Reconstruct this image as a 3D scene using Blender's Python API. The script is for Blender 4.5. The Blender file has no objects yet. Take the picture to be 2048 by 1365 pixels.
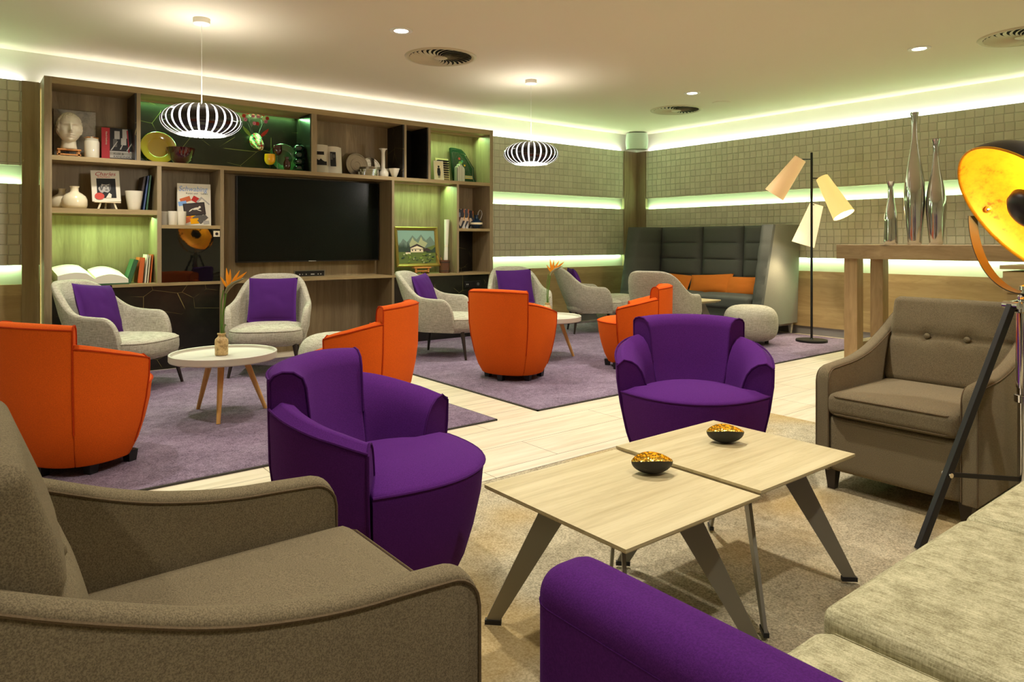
import bpy, bmesh, math, random
from math import sin, cos, pi, radians, sqrt
from mathutils import Vector, Matrix, noise
random.seed(7)
S = bpy.context.scene
C = S.collection

# ------------------------------------------------------------------ camera
AZ = 51.55
cam = bpy.data.cameras.new('camera'); co = bpy.data.objects.new('camera', cam); C.objects.link(co)
co.location = (0, 0, 1.13); co.rotation_euler = (pi/2, 0, radians(AZ-90))
cam.sensor_width = 36; cam.lens = 1400/2048*36; cam.shift_y = -(682.5-483)/2048; cam.clip_start = .02
S.camera = co
S.view_settings.view_transform = 'Standard'; S.view_settings.look = 'None'
S.view_settings.gamma = 1; S.view_settings.use_curve_mapping = False
S.view_settings.exposure = 0.22
S.cycles.max_bounces = 7; S.cycles.diffuse_bounces = 3; S.cycles.glossy_bounces = 3; S.cycles.transmission_bounces = 5
S.cycles.adaptive_threshold = .03; S.cycles.caustics_reflective = False; S.cycles.caustics_refractive = False

# ------------------------------------------------------------------ materials
def srgb(r, g, b):
    f = lambda c: (c/255/12.92) if c <= 10 else ((c/255+.055)/1.055)**2.4
    return (f(r), f(g), f(b), 1)
class NT:
    def __init__(s, name):
        s.m = bpy.data.materials.new(name); s.m.use_nodes = True
        s.t = s.m.node_tree; s.n = s.t.nodes; s.b = s.n['Principled BSDF']
    def add(s, ty, **k):
        n = s.n.new(ty)
        for a, v in k.items():
            if a in n.inputs.keys(): n.inputs[a].default_value = v
            else: setattr(n, a, v)
        return n
    def link(s, a, b): s.t.links.new(a, b)
    def math(s, op, a, b=None, c=None):
        n = s.n.new('ShaderNodeMath'); n.operation = op
        for i, v in enumerate((a, b, c)):
            if v is None: continue
            if hasattr(v, 'links'): s.link(v, n.inputs[i])
            else: n.inputs[i].default_value = v
        return n.outputs[0]
    def coord(s, scale=(1, 1, 1), rot=(0, 0, 0)):
        tc = s.n.new('ShaderNodeTexCoord'); mp = s.n.new('ShaderNodeMapping')
        mp.inputs['Scale'].default_value = scale; mp.inputs['Rotation'].default_value = rot
        s.link(tc.outputs['Object'], mp.inputs['Vector']); return mp.outputs[0]
    def noise(s, vec, scale, detail=4, rough=.6):
        n = s.add('ShaderNodeTexNoise', Scale=scale, Detail=detail, Roughness=rough); s.link(vec, n.inputs['Vector']); return n.outputs['Fac']
    def ramp(s, fac, stops):
        r = s.n.new('ShaderNodeValToRGB'); s.link(fac, r.inputs[0]); e = r.color_ramp.elements
        while len(e) < len(stops): e.new(.5)
        for x, (p, c) in zip(e, stops): x.position = p; x.color = c
        return r.outputs[0]
    def mix(s, fac, a, b, mode='MIX'):
        m = s.n.new('ShaderNodeMix'); m.data_type = 'RGBA'; m.blend_type = mode
        for i, v in ((0, fac), (6, a), (7, b)):
            if hasattr(v, 'links'): s.link(v, m.inputs[i])
            else: m.inputs[i].default_value = v
        return m.outputs[2]
    def bump(s, h, strength=.3, dist=.002, normal=None):
        b = s.add('ShaderNodeBump', Strength=strength, Distance=dist); s.link(h, b.inputs['Height'])
        if normal is not None: s.link(normal, b.inputs['Normal'])
        s.link(b.outputs[0], s.b.inputs['Normal']); return b.outputs[0]
def plain(name, col, rough=.5, metal=0, **k):
    t = NT(name); t.b.inputs['Base Color'].default_value = col; t.b.inputs['Roughness'].default_value = rough; t.b.inputs['Metallic'].default_value = metal
    for a, v in k.items(): t.b.inputs[a.replace('_', ' ')].default_value = v
    n = t.noise(t.coord(), 40, 2); t.bump(n, .03, .001)
    return t.m
def glow(name, col, strength, base=(.8, .8, .8, 1)):
    t = NT(name); t.b.inputs['Base Color'].default_value = base
    t.b.inputs['Emission Color'].default_value = col; t.b.inputs['Emission Strength'].default_value = strength
    return t.m
def felt(name, c, dark=.72, light=1.2, sc=260, sheen=.25):
    t = NT(name); v = t.coord()
    n = t.noise(v, sc, 3, .7); n2 = t.noise(v, 5, 2)
    a = tuple(x*dark for x in c[:3])+(1,); b = tuple(min(1, x*light) for x in c[:3])+(1,)
    col = t.ramp(n, [(.38, a), (.62, b)])
    col = t.mix(.12, col, t.ramp(n2, [(.3, a), (.7, b)]))
    t.link(col, t.b.inputs['Base Color']); t.b.inputs['Roughness'].default_value = .95
    t.b.inputs['Specular IOR Level'].default_value = .15
    t.b.inputs['Sheen Weight'].default_value = sheen; t.b.inputs['Sheen Tint'].default_value = b
    t.bump(n, .35, .0015); return t.m
def weave(name, c1, c2, sc=1.0):
    t = NT(name)
    a = t.noise(t.coord((18*sc, 18*sc, 260*sc)), 1, 3, .7); b = t.noise(t.coord((260*sc, 260*sc, 18*sc)), 1, 3, .7)
    c = t.noise(t.coord((260*sc, 18*sc, 260*sc)), 1, 3, .7)
    m = t.math('ADD', t.math('ADD', a, b), c); m = t.math('DIVIDE', m, 3.0)
    t.link(t.ramp(m, [(.40, c1), (.60, c2)]), t.b.inputs['Base Color']); t.b.inputs['Roughness'].default_value = .95
    t.b.inputs['Specular IOR Level'].default_value = .15
    t.bump(m, .5, .002); return t.m
def wood(name, cols, grain=(1.2, 30, 30), rough=.5, bumpk=.15, knots=False, tone=None):
    t = NT(name); v = t.coord(grain)
    d = t.noise(t.coord(tuple(max(.6, g*.12) for g in grain)), 1.5, 3)
    dn = t.n.new('ShaderNodeVectorMath'); dn.operation = 'ADD'; t.link(v, dn.inputs[0])
    sc = t.math('MULTIPLY', d, 5.0); cx = t.n.new('ShaderNodeCombineXYZ')
    for i in range(3): t.link(sc, cx.inputs[i])
    t.link(cx.outputs[0], dn.inputs[1])
    n = t.noise(dn.outputs[0], 1, 5, .65)
    col = t.ramp(n, [(.3, cols[0]), (.52, cols[1]), (.72, cols[2])])
    n2 = t.noise(t.coord(tuple(g*.25 for g in grain)), 1, 2)
    col = t.mix(.35, col, t.ramp(n2, [(.3, cols[0]), (.7, cols[2])]))
    if knots:
        vo = t.add('ShaderNodeTexVoronoi', Scale=1.0); t.link(t.coord((3.5, 2.2, 7)), vo.inputs['Vector'])
        k = t.ramp(vo.outputs['Distance'], [(.03, (0, 0, 0, 1)), (.13, (1, 1, 1, 1))])
        col = t.mix(k, tuple(x*.35 for x in cols[0][:3])+(1,), col)
    if tone:   # planks across
        w = t.add('ShaderNodeTexWhiteNoise', noise_dimensions='1D')
        sx = t.n.new('ShaderNodeSeparateXYZ'); tc = t.n.new('ShaderNodeTexCoord'); t.link(tc.outputs['Object'], sx.inputs[0])
        t.link(t.math('FLOOR', t.math('DIVIDE', sx.outputs[tone[0]], tone[1])), w.inputs['W'])
        f = t.math('MULTIPLY', w.outputs[0], .5)
        col = t.mix(f, col, cols[0], 'MULTIPLY') if False else t.mix(f, col, cols[0])
    t.link(col, t.b.inputs['Base Color']); t.b.inputs['Roughness'].default_value = rough
    t.bump(n, bumpk, .001); return t.m

WL = [srgb(122, 104, 74), srgb(156, 137, 102), srgb(178, 159, 122)]
M = {}
M['wood_v'] = wood('oak_vertical_grain', WL, (26, 26, 1.1), tone=(0, .13))
M['wood_h'] = wood('oak_horizontal_grain', [srgb(134, 114, 76), srgb(160, 138, 94), srgb(180, 156, 110)], (1.1, 26, 30))
M['oak_panel'] = wood('light_oak_panel', [srgb(146, 120, 78), srgb(178, 152, 104), srgb(198, 174, 124)], (1.0, 1.0, 16), tone=(2, .17))
M['rustic'] = wood('rustic_oak', [srgb(120, 96, 64), srgb(160, 134, 96), srgb(186, 160, 122)], (22, 1.3, 16), knots=True)
M['rustic_v'] = wood('rustic_oak_leg', [srgb(140, 110, 74), srgb(170, 140, 98), srgb(190, 160, 118)], (22, 22, 1.3))
M['ash'] = wood('pale_ash_tabletop', [srgb(168, 150, 106), srgb(196, 180, 136), srgb(208, 194, 154)], (2.0, 42, 42), rough=.45, bumpk=.05)
M['beech'] = wood('beech_leg', [srgb(190, 140, 70), srgb(216, 166, 92), srgb(226, 180, 110)], (30, 30, 3))
M['brown'] = felt('brown_wool', srgb(118, 106, 82), .6, 1.34, 420)
M['purple'] = felt('purple_wool', srgb(80, 30, 106), .82, 1.15, 300, .2)
M['purple_pipe'] = felt('purple_piping', srgb(70, 22, 92), .8, 1.1, 300, .1)
M['orange'] = felt('orange_wool', srgb(214, 90, 22), .86, 1.12, 300, .15)
M['orange_pipe'] = felt('orange_piping', srgb(180, 56, 10), .8, 1.1, 300, .1)
M['brown_pipe'] = felt('brown_piping', srgb(104, 88, 66), .8, 1.1, 300, .1)
M['greybooth'] = felt('dark_grey_wool', srgb(88, 90, 84), .85, 1.12, 300, .15)
M['greyouter'] = felt('grey_green_wool', srgb(128, 126, 112), .88, 1.1, 300, .1)
M['amber_cushion'] = felt('burnt_orange_cotton', srgb(198, 112, 42), .9, 1.08, 400, .1)
M['violet_cushion'] = felt('violet_cotton', srgb(74, 32, 104), .9, 1.08, 400, .1)
M['linen'] = weave('beige_linen', srgb(140, 134, 116), srgb(206, 200, 180))
M['olive'] = weave('olive_beige_weave', srgb(136, 129, 96), srgb(202, 195, 158), 1.1)
M['darkleg'] = plain('dark_wenge_leg', srgb(44, 34, 30), .4)
M['blackplastic'] = plain('black_foot', srgb(24, 24, 26), .5)
M['black'] = plain('black_metal', srgb(34, 32, 32), .4, .3)
M['steel'] = plain('brushed_grey_metal', srgb(138, 134, 120), .42, .5)
M['chrome'] = plain('chrome', (.75, .75, .78, 1), .08, 1)
M['tabletop_grey'] = plain('pale_grey_lacquer', srgb(206, 202, 186), .35)
M['white'] = plain('white_ceramic', srgb(236, 230, 210), .12, Coat_Weight=.4)
M['whitepaint'] = plain('white_paint', srgb(232, 228, 216), .7)
M['plaster'] = plain('plaster', srgb(226, 216, 190), .8)
M['led_w'] = glow('led_white', (1, .96, .82, 1), 6)
M['led_g'] = glow('led_green', (.62, 1, .42, 1), 7)
M['led_g2'] = glow('led_green_shelf', (.5, 1, .3, 1), 4)
M['bulb'] = glow('lamp_white', (1, .93, .8, 1), 14)
M['shade_a'] = glow('glowing_peach_shade', srgb(255, 205, 140), .36, srgb(230, 190, 140))
M['shade_b'] = glow('glowing_yellow_shade', srgb(255, 222, 130), .62, srgb(240, 210, 150))
M['shade_c'] = glow('glowing_cream_shade', srgb(255, 232, 185), .72, srgb(240, 225, 190))
M['diffuser'] = glow('pendant_diffuser', (1, .97, .93, 1), 1.3)  # added glowing core that brightens the gaps between the pendant slats
M['slat_black'] = plain('slat_dark_lacquer', srgb(38, 34, 36), .12)
M['screen'] = plain('tv_glass', srgb(12, 16, 12), .25, Specular_IOR_Level=.18)
M['blackglass'] = plain('black_glass', (.004, .004, .003, 1), .02, IOR=1.6)
M['gold'] = plain('polished_gold', srgb(255, 190, 60), .22, 1)
M['brass'] = plain('brass_band', srgb(104, 92, 56), .45, .6)
M['paper'] = plain('paper', srgb(232, 226, 206), .8)
M['papergrey'] = plain('page_print_grey', srgb(150, 146, 136), .8)
M['ink'] = plain('black_ink', srgb(22, 22, 22), .7)
M['midgrey'] = plain('photo_grey', srgb(90, 88, 84), .7)
M['lightgrey'] = plain('photo_light_grey', srgb(178, 174, 166), .7)
M['red'] = plain('book_red', srgb(176, 20, 34), .5)
M['redsticker'] = plain('sticker_red', srgb(200, 58, 40), .5)
M['bookblue'] = plain('book_blue', srgb(70, 92, 140), .5)
M['blue'] = plain('print_blue', srgb(126, 166, 220), .6)
M['bookgreen'] = plain('book_green', srgb(52, 96, 62), .5)
M['bookdark'] = plain('book_dark', srgb(52, 40, 36), .5)
M['bookorange'] = plain('book_orange', srgb(206, 100, 44), .5)
M['pink'] = plain('print_pink', srgb(214, 120, 150), .6)
M['yellow'] = plain('glass_yellow', srgb(240, 172, 16), .1, Coat_Weight=.5)
M['yplate'] = plain('mustard_glaze', srgb(178, 140, 44), .15, Coat_Weight=.6)
M['gplate'] = plain('green_glaze', srgb(70, 116, 70), .15, Coat_Weight=.6)
M['redglass'] = plain('dark_red_glass', srgb(70, 8, 16), .08, Transmission_Weight=.3, Coat_Weight=.5)
M['brownglass'] = plain('brown_glass', srgb(70, 28, 14), .08, Transmission_Weight=.3, Coat_Weight=.5)
M['greenglass'] = plain('dark_green_glass', srgb(30, 62, 46), .05, Transmission_Weight=.5, Coat_Weight=.5)
M['clearglass'] = plain('clear_glass', (.9, .95, .9, 1), .02, Transmission_Weight=.9)
M['tin'] = plain('old_tin', srgb(140, 130, 112), .3, .9)
M['silver'] = plain('silver_glaze', (.62, .62, .6, 1), .1, 1)
M['easelwood'] = plain('easel_pine', srgb(206, 140, 74), .5)
M['whitewood'] = plain('easel_white', srgb(226, 214, 180), .6)
M['stemgreen'] = plain('stem_green', srgb(84, 124, 40), .5)
M['leafgreen'] = plain('leaf_green', srgb(124, 150, 50), .5)
M['petal'] = plain('petal_orange', srgb(255, 164, 24), .5)
M['spathe'] = plain('spathe_purple_green', srgb(120, 120, 84), .5)
M['sky'] = plain('paint_sky', srgb(130, 170, 150), .5)
M['mount'] = plain('paint_mountain', srgb(104, 128, 110), .5)
M['mount2'] = plain('paint_mountain_light', srgb(170, 178, 130), .5)
M['meadow'] = plain('paint_meadow', srgb(92, 112, 40), .5)
M['fir'] = plain('paint_fir', srgb(30, 60, 40), .5)
M['goldframe'] = plain('old_gold_frame', srgb(150, 130, 60), .35, .5)
M['redcheck'] = plain('patch_red', srgb(190, 40, 30), .7)
M['cream'] = plain('patch_cream', srgb(240, 228, 190), .7)
M['teal'] = plain('patch_teal', srgb(30, 130, 100), .6)
M['speaker'] = plain('loudspeaker_white', srgb(196, 206, 190), .5)
M['skirting'] = plain('aluminium_skirting', srgb(150, 148, 150), .35, .5)
M['rugedge'] = plain('rug_binding', srgb(60, 56, 50), .8)
M['ceil'] = plain('ceiling_paint', srgb(224, 212, 188), .85)
M['wallpaint'] = plain('wall_paint', srgb(232, 228, 214), .85)
M['bookmulti'] = None

def m_multi():
    t = NT('printed_abstract_cover'); v = t.add('ShaderNodeTexVoronoi', Scale=26.0); t.link(t.coord((1, 1, .5)), v.inputs['Vector'])
    r = t.ramp(t.math('FRACT', t.math('MULTIPLY', v.outputs['Color'], 3.7)), [(0, srgb(30, 60, 120)), (.25, srgb(230, 225, 210)), (.5, srgb(210, 150, 30)), (.7, srgb(150, 40, 30)), (.9, srgb(30, 30, 40))])
    t.link(r, t.b.inputs['Base Color']); return t.m
M['bookmulti'] = m_multi()
def m_canvas():
    t = NT('mottled_grey_canvas'); n = t.noise(t.coord(), 9, 5, .7)
    t.link(t.ramp(n, [(.35, srgb(140, 138, 130)), (.55, srgb(190, 184, 170)), (.8, srgb(140, 124, 100))]), t.b.inputs['Base Color']); t.b.inputs['Roughness'].default_value = .8; return t.m
M['canvas'] = m_canvas()
def m_marble():
    t = NT('black_marble_gold_veins')
    v = t.add('ShaderNodeTexVoronoi', Scale=3.0, feature='DISTANCE_TO_EDGE'); t.link(t.coord((1.2, 1, 1.7), (0, .5, 0)), v.inputs['Vector'])
    line = t.ramp(v.outputs['Distance'], [(.0025, (1, 1, 1, 1)), (.006, (0, 0, 0, 1))])
    msk = t.ramp(t.noise(t.coord(), 3.4, 2), [(.50, (0, 0, 0, 1)), (.55, (1, 1, 1, 1))])
    f = t.mix(1.0, line, msk, 'MULTIPLY')
    base = t.ramp(t.noise(t.coord(), 9, 5), [(.4, srgb(20, 18, 14)), (.7, srgb(34, 31, 24))])
    t.link(t.mix(f, base, srgb(150, 136, 84)), t.b.inputs['Base Color']); t.b.inputs['Roughness'].default_value = .28; return t.m
M['marble'] = m_marble()
def m_tiles(axis):
    t = NT('pillowed_square_leather_tiles')
    tc = t.n.new('ShaderNodeTexCoord'); sx = t.n.new('ShaderNodeSeparateXYZ'); t.link(tc.outputs['Object'], sx.inputs[0])
    s = .0855
    a = t.math('DIVIDE', sx.outputs[axis], s); b = t.math('DIVIDE', t.math('SUBTRACT', sx.outputs[2], .93), s)
    row = t.math('FLOOR', b)
    wr = t.add('ShaderNodeTexWhiteNoise', noise_dimensions='1D'); t.link(row, wr.inputs['W'])
    a = t.math('ADD', a, t.math('MULTIPLY', wr.outputs[0], .18))
    fa = t.math('FRACT', a); fb = t.math('FRACT', b)
    cx = t.n.new('ShaderNodeCombineXYZ'); t.link(t.math('FLOOR', a), cx.inputs[0]); t.link(row, cx.inputs[1])
    w = t.add('ShaderNodeTexWhiteNoise', noise_dimensions='2D'); t.link(cx.outputs[0], w.inputs['Vector'])
    sr = t.n.new('ShaderNodeSeparateXYZ'); t.link(w.outputs['Color'], sr.inputs[0])
    def edge(f):
        d = t.math('MINIMUM', f, t.math('SUBTRACT', 1.0, f)); m = t.math('MULTIPLY', d, 14.0); m = t.math('MINIMUM', m, 1.0)
        return m
    e = t.math('MULTIPLY', edge(fa), edge(fb))
    tilt = t.math('ADD', t.math('MULTIPLY', t.math('SUBTRACT', sr.outputs[0], .5), t.math('SUBTRACT', fa, .5)),
                  t.math('MULTIPLY', t.math('SUBTRACT', sr.outputs[1], .5), t.math('SUBTRACT', fb, .5)))
    n = t.noise(t.coord(), 22, 3)
    h = t.math('ADD', t.math('ADD', t.math('MULTIPLY', e, .5), t.math('MULTIPLY', tilt, 1.6)), t.math('MULTIPLY', n, .25))
    c = t.ramp(t.math('ADD', t.math('MULTIPLY', sr.outputs[2], .6), t.math('MULTIPLY', n, .4)), [(.1, srgb(192, 186, 162)), (.9, srgb(208, 202, 178))])
    dk = t.ramp(e, [(.0, (.66, .66, .66, 1)), (.5, (1, 1, 1, 1))])
    t.link(t.mix(.45, c, dk, 'MULTIPLY'), t.b.inputs['Base Color']); t.b.inputs['Roughness'].default_value = .6
    t.bump(h, .9, .012); return t.m
M['tiles_x'] = m_tiles(0); M['tiles_y'] = m_tiles(1)
def m_floor():
    t = NT('pale_laminate_planks')
    br = t.add('ShaderNodeTexBrick', offset=.37, Scale=1.0); br.inputs['Brick Width'].default_value = 1.3; br.inputs['Row Height'].default_value = .3
    br.inputs['Mortar Size'].default_value = .002; br.inputs['Mortar Smooth'].default_value = 0
    br.inputs['Color1'].default_value = (0, 0, 0, 1); br.inputs['Color2'].default_value = (1, 1, 1, 1); br.inputs['Mortar'].default_value = (.5, .5, .5, 1)
    tc = t.n.new('ShaderNodeTexCoord'); mp = t.n.new('ShaderNodeMapping'); mp.inputs['Location'].default_value = (.1, -.06, 0); t.link(tc.outputs['Object'], mp.inputs[0]); t.link(mp.outputs[0], br.inputs['Vector'])
    g = t.noise(t.coord((1.6, 22, 1)), 1, 5, .65)
    c = t.ramp(g, [(.3, srgb(196, 180, 150)), (.55, srgb(218, 204, 178)), (.8, srgb(230, 219, 196))])
    c = t.mix(t.math('MULTIPLY', br.outputs['Color'], .18), c, srgb(196, 176, 138))
    c = t.mix(br.outputs['Fac'], c, srgb(112, 96, 70))
    t.link(c, t.b.inputs['Base Color']); t.b.inputs['Roughness'].default_value = .42; t.bump(g, .06, .001); return t.m
M['floor'] = m_floor()
def m_rug(name, c1, c2, c3, patch=None):
    t = NT(name); f = t.noise(t.coord(), 130, 4, .8); mid = t.noise(t.coord(), 34, 3, .7); big = t.noise(t.coord((1, 1.6, 1)), 2.6, 4, .65)
    c = t.ramp(big, [(.3, c1), (.5, c2), (.68, c3)])
    c = t.mix(.5, c, t.ramp(f, [(.40, tuple(x*.35 for x in c1[:3])+(1,)), (.60, tuple(min(1, x*1.35) for x in c3[:3])+(1,))]))
    c = t.mix(.22, c, t.ramp(mid, [(.4, tuple(x*.5 for x in c1[:3])+(1,)), (.6, c3)]))
    if patch:
        v = t.add('ShaderNodeTexVoronoi', Scale=1.25); t.link(t.coord((1, 1, 1), (0, 0, .35)), v.inputs['Vector'])
        k = t.ramp(t.noise(t.coord((.8, .9, 1), (0, 0, .5)), 1.05, 2), [(.50, (0, 0, 0, 1)), (.60, (1, 1, 1, 1))])
        c = t.mix(t.math('MULTIPLY', k, .5), c, patch)
    t.link(c, t.b.inputs['Base Color']); t.b.inputs['Roughness'].default_value = 1; t.b.inputs['Specular IOR Level'].default_value = .05
    h = t.math('ADD', f, t.math('MULTIPLY', mid, .8)); t.bump(h, 1.0, .006); return t.m
M['rugpurple'] = m_rug('mauve_pile', srgb(98, 80, 98), srgb(130, 110, 128), srgb(164, 146, 164))
M['rugbeige'] = m_rug('sand_pile', srgb(160, 146, 118), srgb(192, 178, 146), srgb(216, 204, 172), srgb(196, 158, 76))
def m_dish():
    t = NT('gold_leaf_interior'); n = t.noise(t.coord(), 16, 6, .75)
    t.link(t.ramp(n, [(.42, srgb(250, 176, 24)), (.58, srgb(244, 160, 18)), (.68, srgb(170, 96, 8))]), t.b.inputs['Base Color'])
    t.b.inputs['Metallic'].default_value = .35; t.b.inputs['Roughness'].default_value = .45; return t.m
M['dish'] = m_dish()
def m_hammer():
    t = NT('hammered_gold'); v = t.add('ShaderNodeTexVoronoi', Scale=95.0); t.link(t.coord(), v.inputs['Vector'])
    t.b.inputs['Base Color'].default_value = srgb(255, 216, 110); t.b.inputs['Metallic'].default_value = 1; t.b.inputs['Roughness'].default_value = .25
    t.bump(v.outputs['Distance'], .9, .004); return t.m
M['hammer'] = m_hammer()
def m_bottle():
    t = NT('crusty_tan_bottle'); n = t.noise(t.coord(), 28, 5, .75)
    t.link(t.ramp(n, [(.35, srgb(120, 92, 50)), (.5, srgb(196, 166, 112)), (.7, srgb(226, 200, 150))]), t.b.inputs['Base Color']); t.b.inputs['Roughness'].default_value = .5; t.bump(n, .4, .003); return t.m
M['bottle'] = m_bottle()

# ------------------------------------------------------------------ mesh helpers
def link(o, parent=None):
    C.objects.link(o)
    if parent is not None: o.parent = parent
    return o
def tag(o, label=None, cat=None, group=None, kind=None):
    for k, v in (('label', label), ('category', cat), ('group', group), ('kind', kind)):
        if v: o[k] = v
    return o
def empty(name, loc, rz, label, cat, group=None):
    o = bpy.data.objects.new(name, None); o.empty_display_size = .1; link(o)
    o.location = loc; o.rotation_euler = (0, 0, rz); return tag(o, label, cat, group)
class MB:
    """collects vertices and faces of ONE mesh"""
    def __init__(s): s.v = []; s.f = []; s.mi = []
    def add(s, vs, fs, mi=0):
        n = len(s.v); s.v += [tuple(v) for v in vs]; s.f += [tuple(i+n for i in f) for f in fs]; s.mi += [mi]*len(fs); return s
    def box(s, x0, x1, y0, y1, z0, z1, mi=0, M4=None):
        vs = [Vector((x, y, z)) for z in (z0, z1) for y in (y0, y1) for x in (x0, x1)]
        if M4 is not None: vs = [M4 @ v for v in vs]
        return s.add(vs, [(0, 2, 3, 1), (4, 5, 7, 6), (0, 1, 5, 4), (2, 6, 7, 3), (0, 4, 6, 2), (1, 3, 7, 5)], mi)
    def lathe(s, prof, seg=32, c=(0, 0, 0), mi=0, M4=None, sx=1, sy=1):
        vs = []; fs = []
        for r, z in prof:
            for k in range(seg):
                a = 2*pi*k/seg; vs.append(Vector((c[0]+r*cos(a)*sx, c[1]+r*sin(a)*sy, c[2]+z)))
        if M4 is not None: vs = [M4 @ v for v in vs]
        for i in range(len(prof)-1):
            for k in range(seg):
                k2 = (k+1) % seg; fs.append((i*seg+k, i*seg+k2, (i+1)*seg+k2, (i+1)*seg+k))
        if prof[0][0] > 1e-5: fs.append(tuple(range(seg))[::-1])
        if prof[-1][0] > 1e-5: fs.append(tuple((len(prof)-1)*seg+k for k in range(seg)))
        return s.add(vs, fs, mi)
    def rings(s, rs, closed=False, cap=True, mi=0):
        k = len(rs[0]); vs = [p for r in rs for p in r]; fs = []
        n = len(rs)
        for i in range(n if closed else n-1):
            i2 = (i+1) % n
            for j in range(k):
                j2 = (j+1) % k; fs.append((i*k+j, i*k+j2, i2*k+j2, i2*k+j))
        if cap and not closed: fs += [tuple(range(k))[::-1], tuple((n-1)*k+j for j in range(k))]
        return s.add(vs, fs, mi)
    def tube(s, pts, r, seg=8, mi=0, closed=False):
        pts = [Vector(p) for p in pts]; n = len(pts); rs = []
        rr = r if isinstance(r, (list, tuple)) else [r]*n
        up = None
        for i, p in enumerate(pts):
            d = (pts[(i+1) % n]-pts[i-1]) if closed else (pts[min(i+1, n-1)]-pts[max(i-1, 0)])
            d.normalize()
            if up is None: up = Vector((0, 0, 1)) if abs(d.z) < .9 else Vector((1, 0, 0))
            a = d.cross(up)
            if a.length < 1e-4: a = d.cross(Vector((1, .3, .2)))
            a.normalize(); b = a.cross(d).normalized(); up = b
            rs.append([p+a*cos(2*pi*k/seg)*rr[i]+b*sin(2*pi*k/seg)*rr[i] for k in range(seg)])
        return s.rings(rs, closed=closed, mi=mi)
    def prism(s, pts, y0, y1, mi=0, M4=None):
        """polygon in x,z extruded along y"""
        n = len(pts); vs = [Vector((x, y0, z)) for x, z in pts]+[Vector((x, y1, z)) for x, z in pts]
        if M4 is not None: vs = [M4 @ v for v in vs]
        fs = [tuple(range(n)), tuple(range(n, 2*n))[::-1]]+[(i, (i+1) % n, n+(i+1) % n, n+i) for i in range(n)]
        return s.add(vs, fs, mi)
    def rbox(s, cx, cy, cz, a, b, c, r=.03, bulge=0, n=14, mi=0, M4=None, rbz=None):
        """soft box with half sizes a,b,c"""
        idx = {}; vs = []; fs = []
        def P(i, j, k):
            key = (i, j, k)
            if key in idx: return idx[key]
            g = lambda t: -1+2*t/n
            q = []
            for t, h in ((i, a), (j, b), (k, c)):
                u = g(t); q.append(math.copysign(abs(u)**.75, u)*h)
            p = Vector(q)
            inner = Vector((max(-a+r, min(a-r, p.x)), max(-b+r, min(b-r, p.y)), max(-c+r, min(c-r, p.z))))
            d = p-inner
            if d.length > 1e-9: p = inner+d.normalized()*r
            if bulge: p.z += math.copysign(1, p.z)*bulge*(1-(p.x/a)**2)*(1-(p.y/b)**2) if abs(p.z) > c*.4 else 0
            p = p+Vector((cx, cy, cz))
            if M4 is not None: p = M4 @ p
            idx[key] = len(vs); vs.append(p); return idx[key]
        for i in range(n):
            for j in range(n):
                fs += [(P(i, j, 0), P(i, j+1, 0), P(i+1, j+1, 0), P(i+1, j, 0)), (P(i, j, n), P(i+1, j, n), P(i+1, j+1, n), P(i, j+1, n)),
                       (P(i, 0, j), P(i+1, 0, j), P(i+1, 0, j+1), P(i, 0, j+1)), (P(i, n, j), P(i, n, j+1), P(i+1, n, j+1), P(i+1, n, j)),
                       (P(0, i, j), P(0, i, j+1), P(0, i+1, j+1), P(0, i+1, j)), (P(n, i, j), P(n, i+1, j), P(n, i+1, j+1), P(n, i, j+1))]
        return s.add(vs, fs, mi)
    def build(s, name, mats, parent=None, smooth=True, angle=40, bevel=0, seg=2, sub=0):
        me = bpy.data.meshes.new(name); me.from_pydata(s.v, [], s.f)
        if not isinstance(mats, (list, tuple)): mats = [mats]
        for m in mats: me.materials.append(M[m] if isinstance(m, str) else m)
        if len(mats) > 1: me.polygons.foreach_set('material_index', s.mi)
        bm = bmesh.new(); bm.from_mesh(me); bmesh.ops.recalc_face_normals(bm, faces=bm.faces); bm.to_mesh(me); bm.free()
        if smooth:
            me.polygons.foreach_set('use_smooth', [True]*len(me.polygons))
            if angle: me.set_sharp_from_angle(angle=radians(angle))
        o = bpy.data.objects.new(name, me); link(o, parent)
        if bevel:
            b = o.modifiers.new('bevel', 'BEVEL'); b.width = bevel; b.segments = seg; b.limit_method = 'ANGLE'; b.angle_limit = radians(35)
        if sub:
            m = o.modifiers.new('subsurf', 'SUBSURF'); m.levels = sub; m.render_levels = sub
        return o
def text(name, s, size, mat, parent, loc, ext=.0004, rot=(pi/2, 0, 0), shear=0, sx=1):
    cu = bpy.data.curves.new(name, 'FONT'); cu.body = s; cu.size = size; cu.extrude = ext; cu.shear = shear; cu.materials.append(M[mat])
    tmp = bpy.data.objects.new(name, cu); C.objects.link(tmp); bpy.context.view_layer.update()
    me = bpy.data.meshes.new_from_object(tmp.evaluated_get(bpy.context.evaluated_depsgraph_get())); bpy.data.objects.remove(tmp)
    o = bpy.data.objects.new(name, me); link(o, parent); o.location = loc; o.rotation_euler = rot; o.scale = (sx, 1, 1); return o
def copy_tree(o, parent=None):
    c = o.copy(); C.objects.link(c)
    if parent is not None: c.parent = parent
    for ch in list(o.children): copy_tree(ch, c)
    return c
def frame(origin, xd, zd):
    """matrix with x along xd, z along zd"""
    x = Vector(xd).normalized(); z = Vector(zd).normalized(); y = z.cross(x).normalized(); x = y.cross(z)
    m = Matrix((x, y, z)).transposed().to_4x4(); m.translation = Vector(origin); return m
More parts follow.
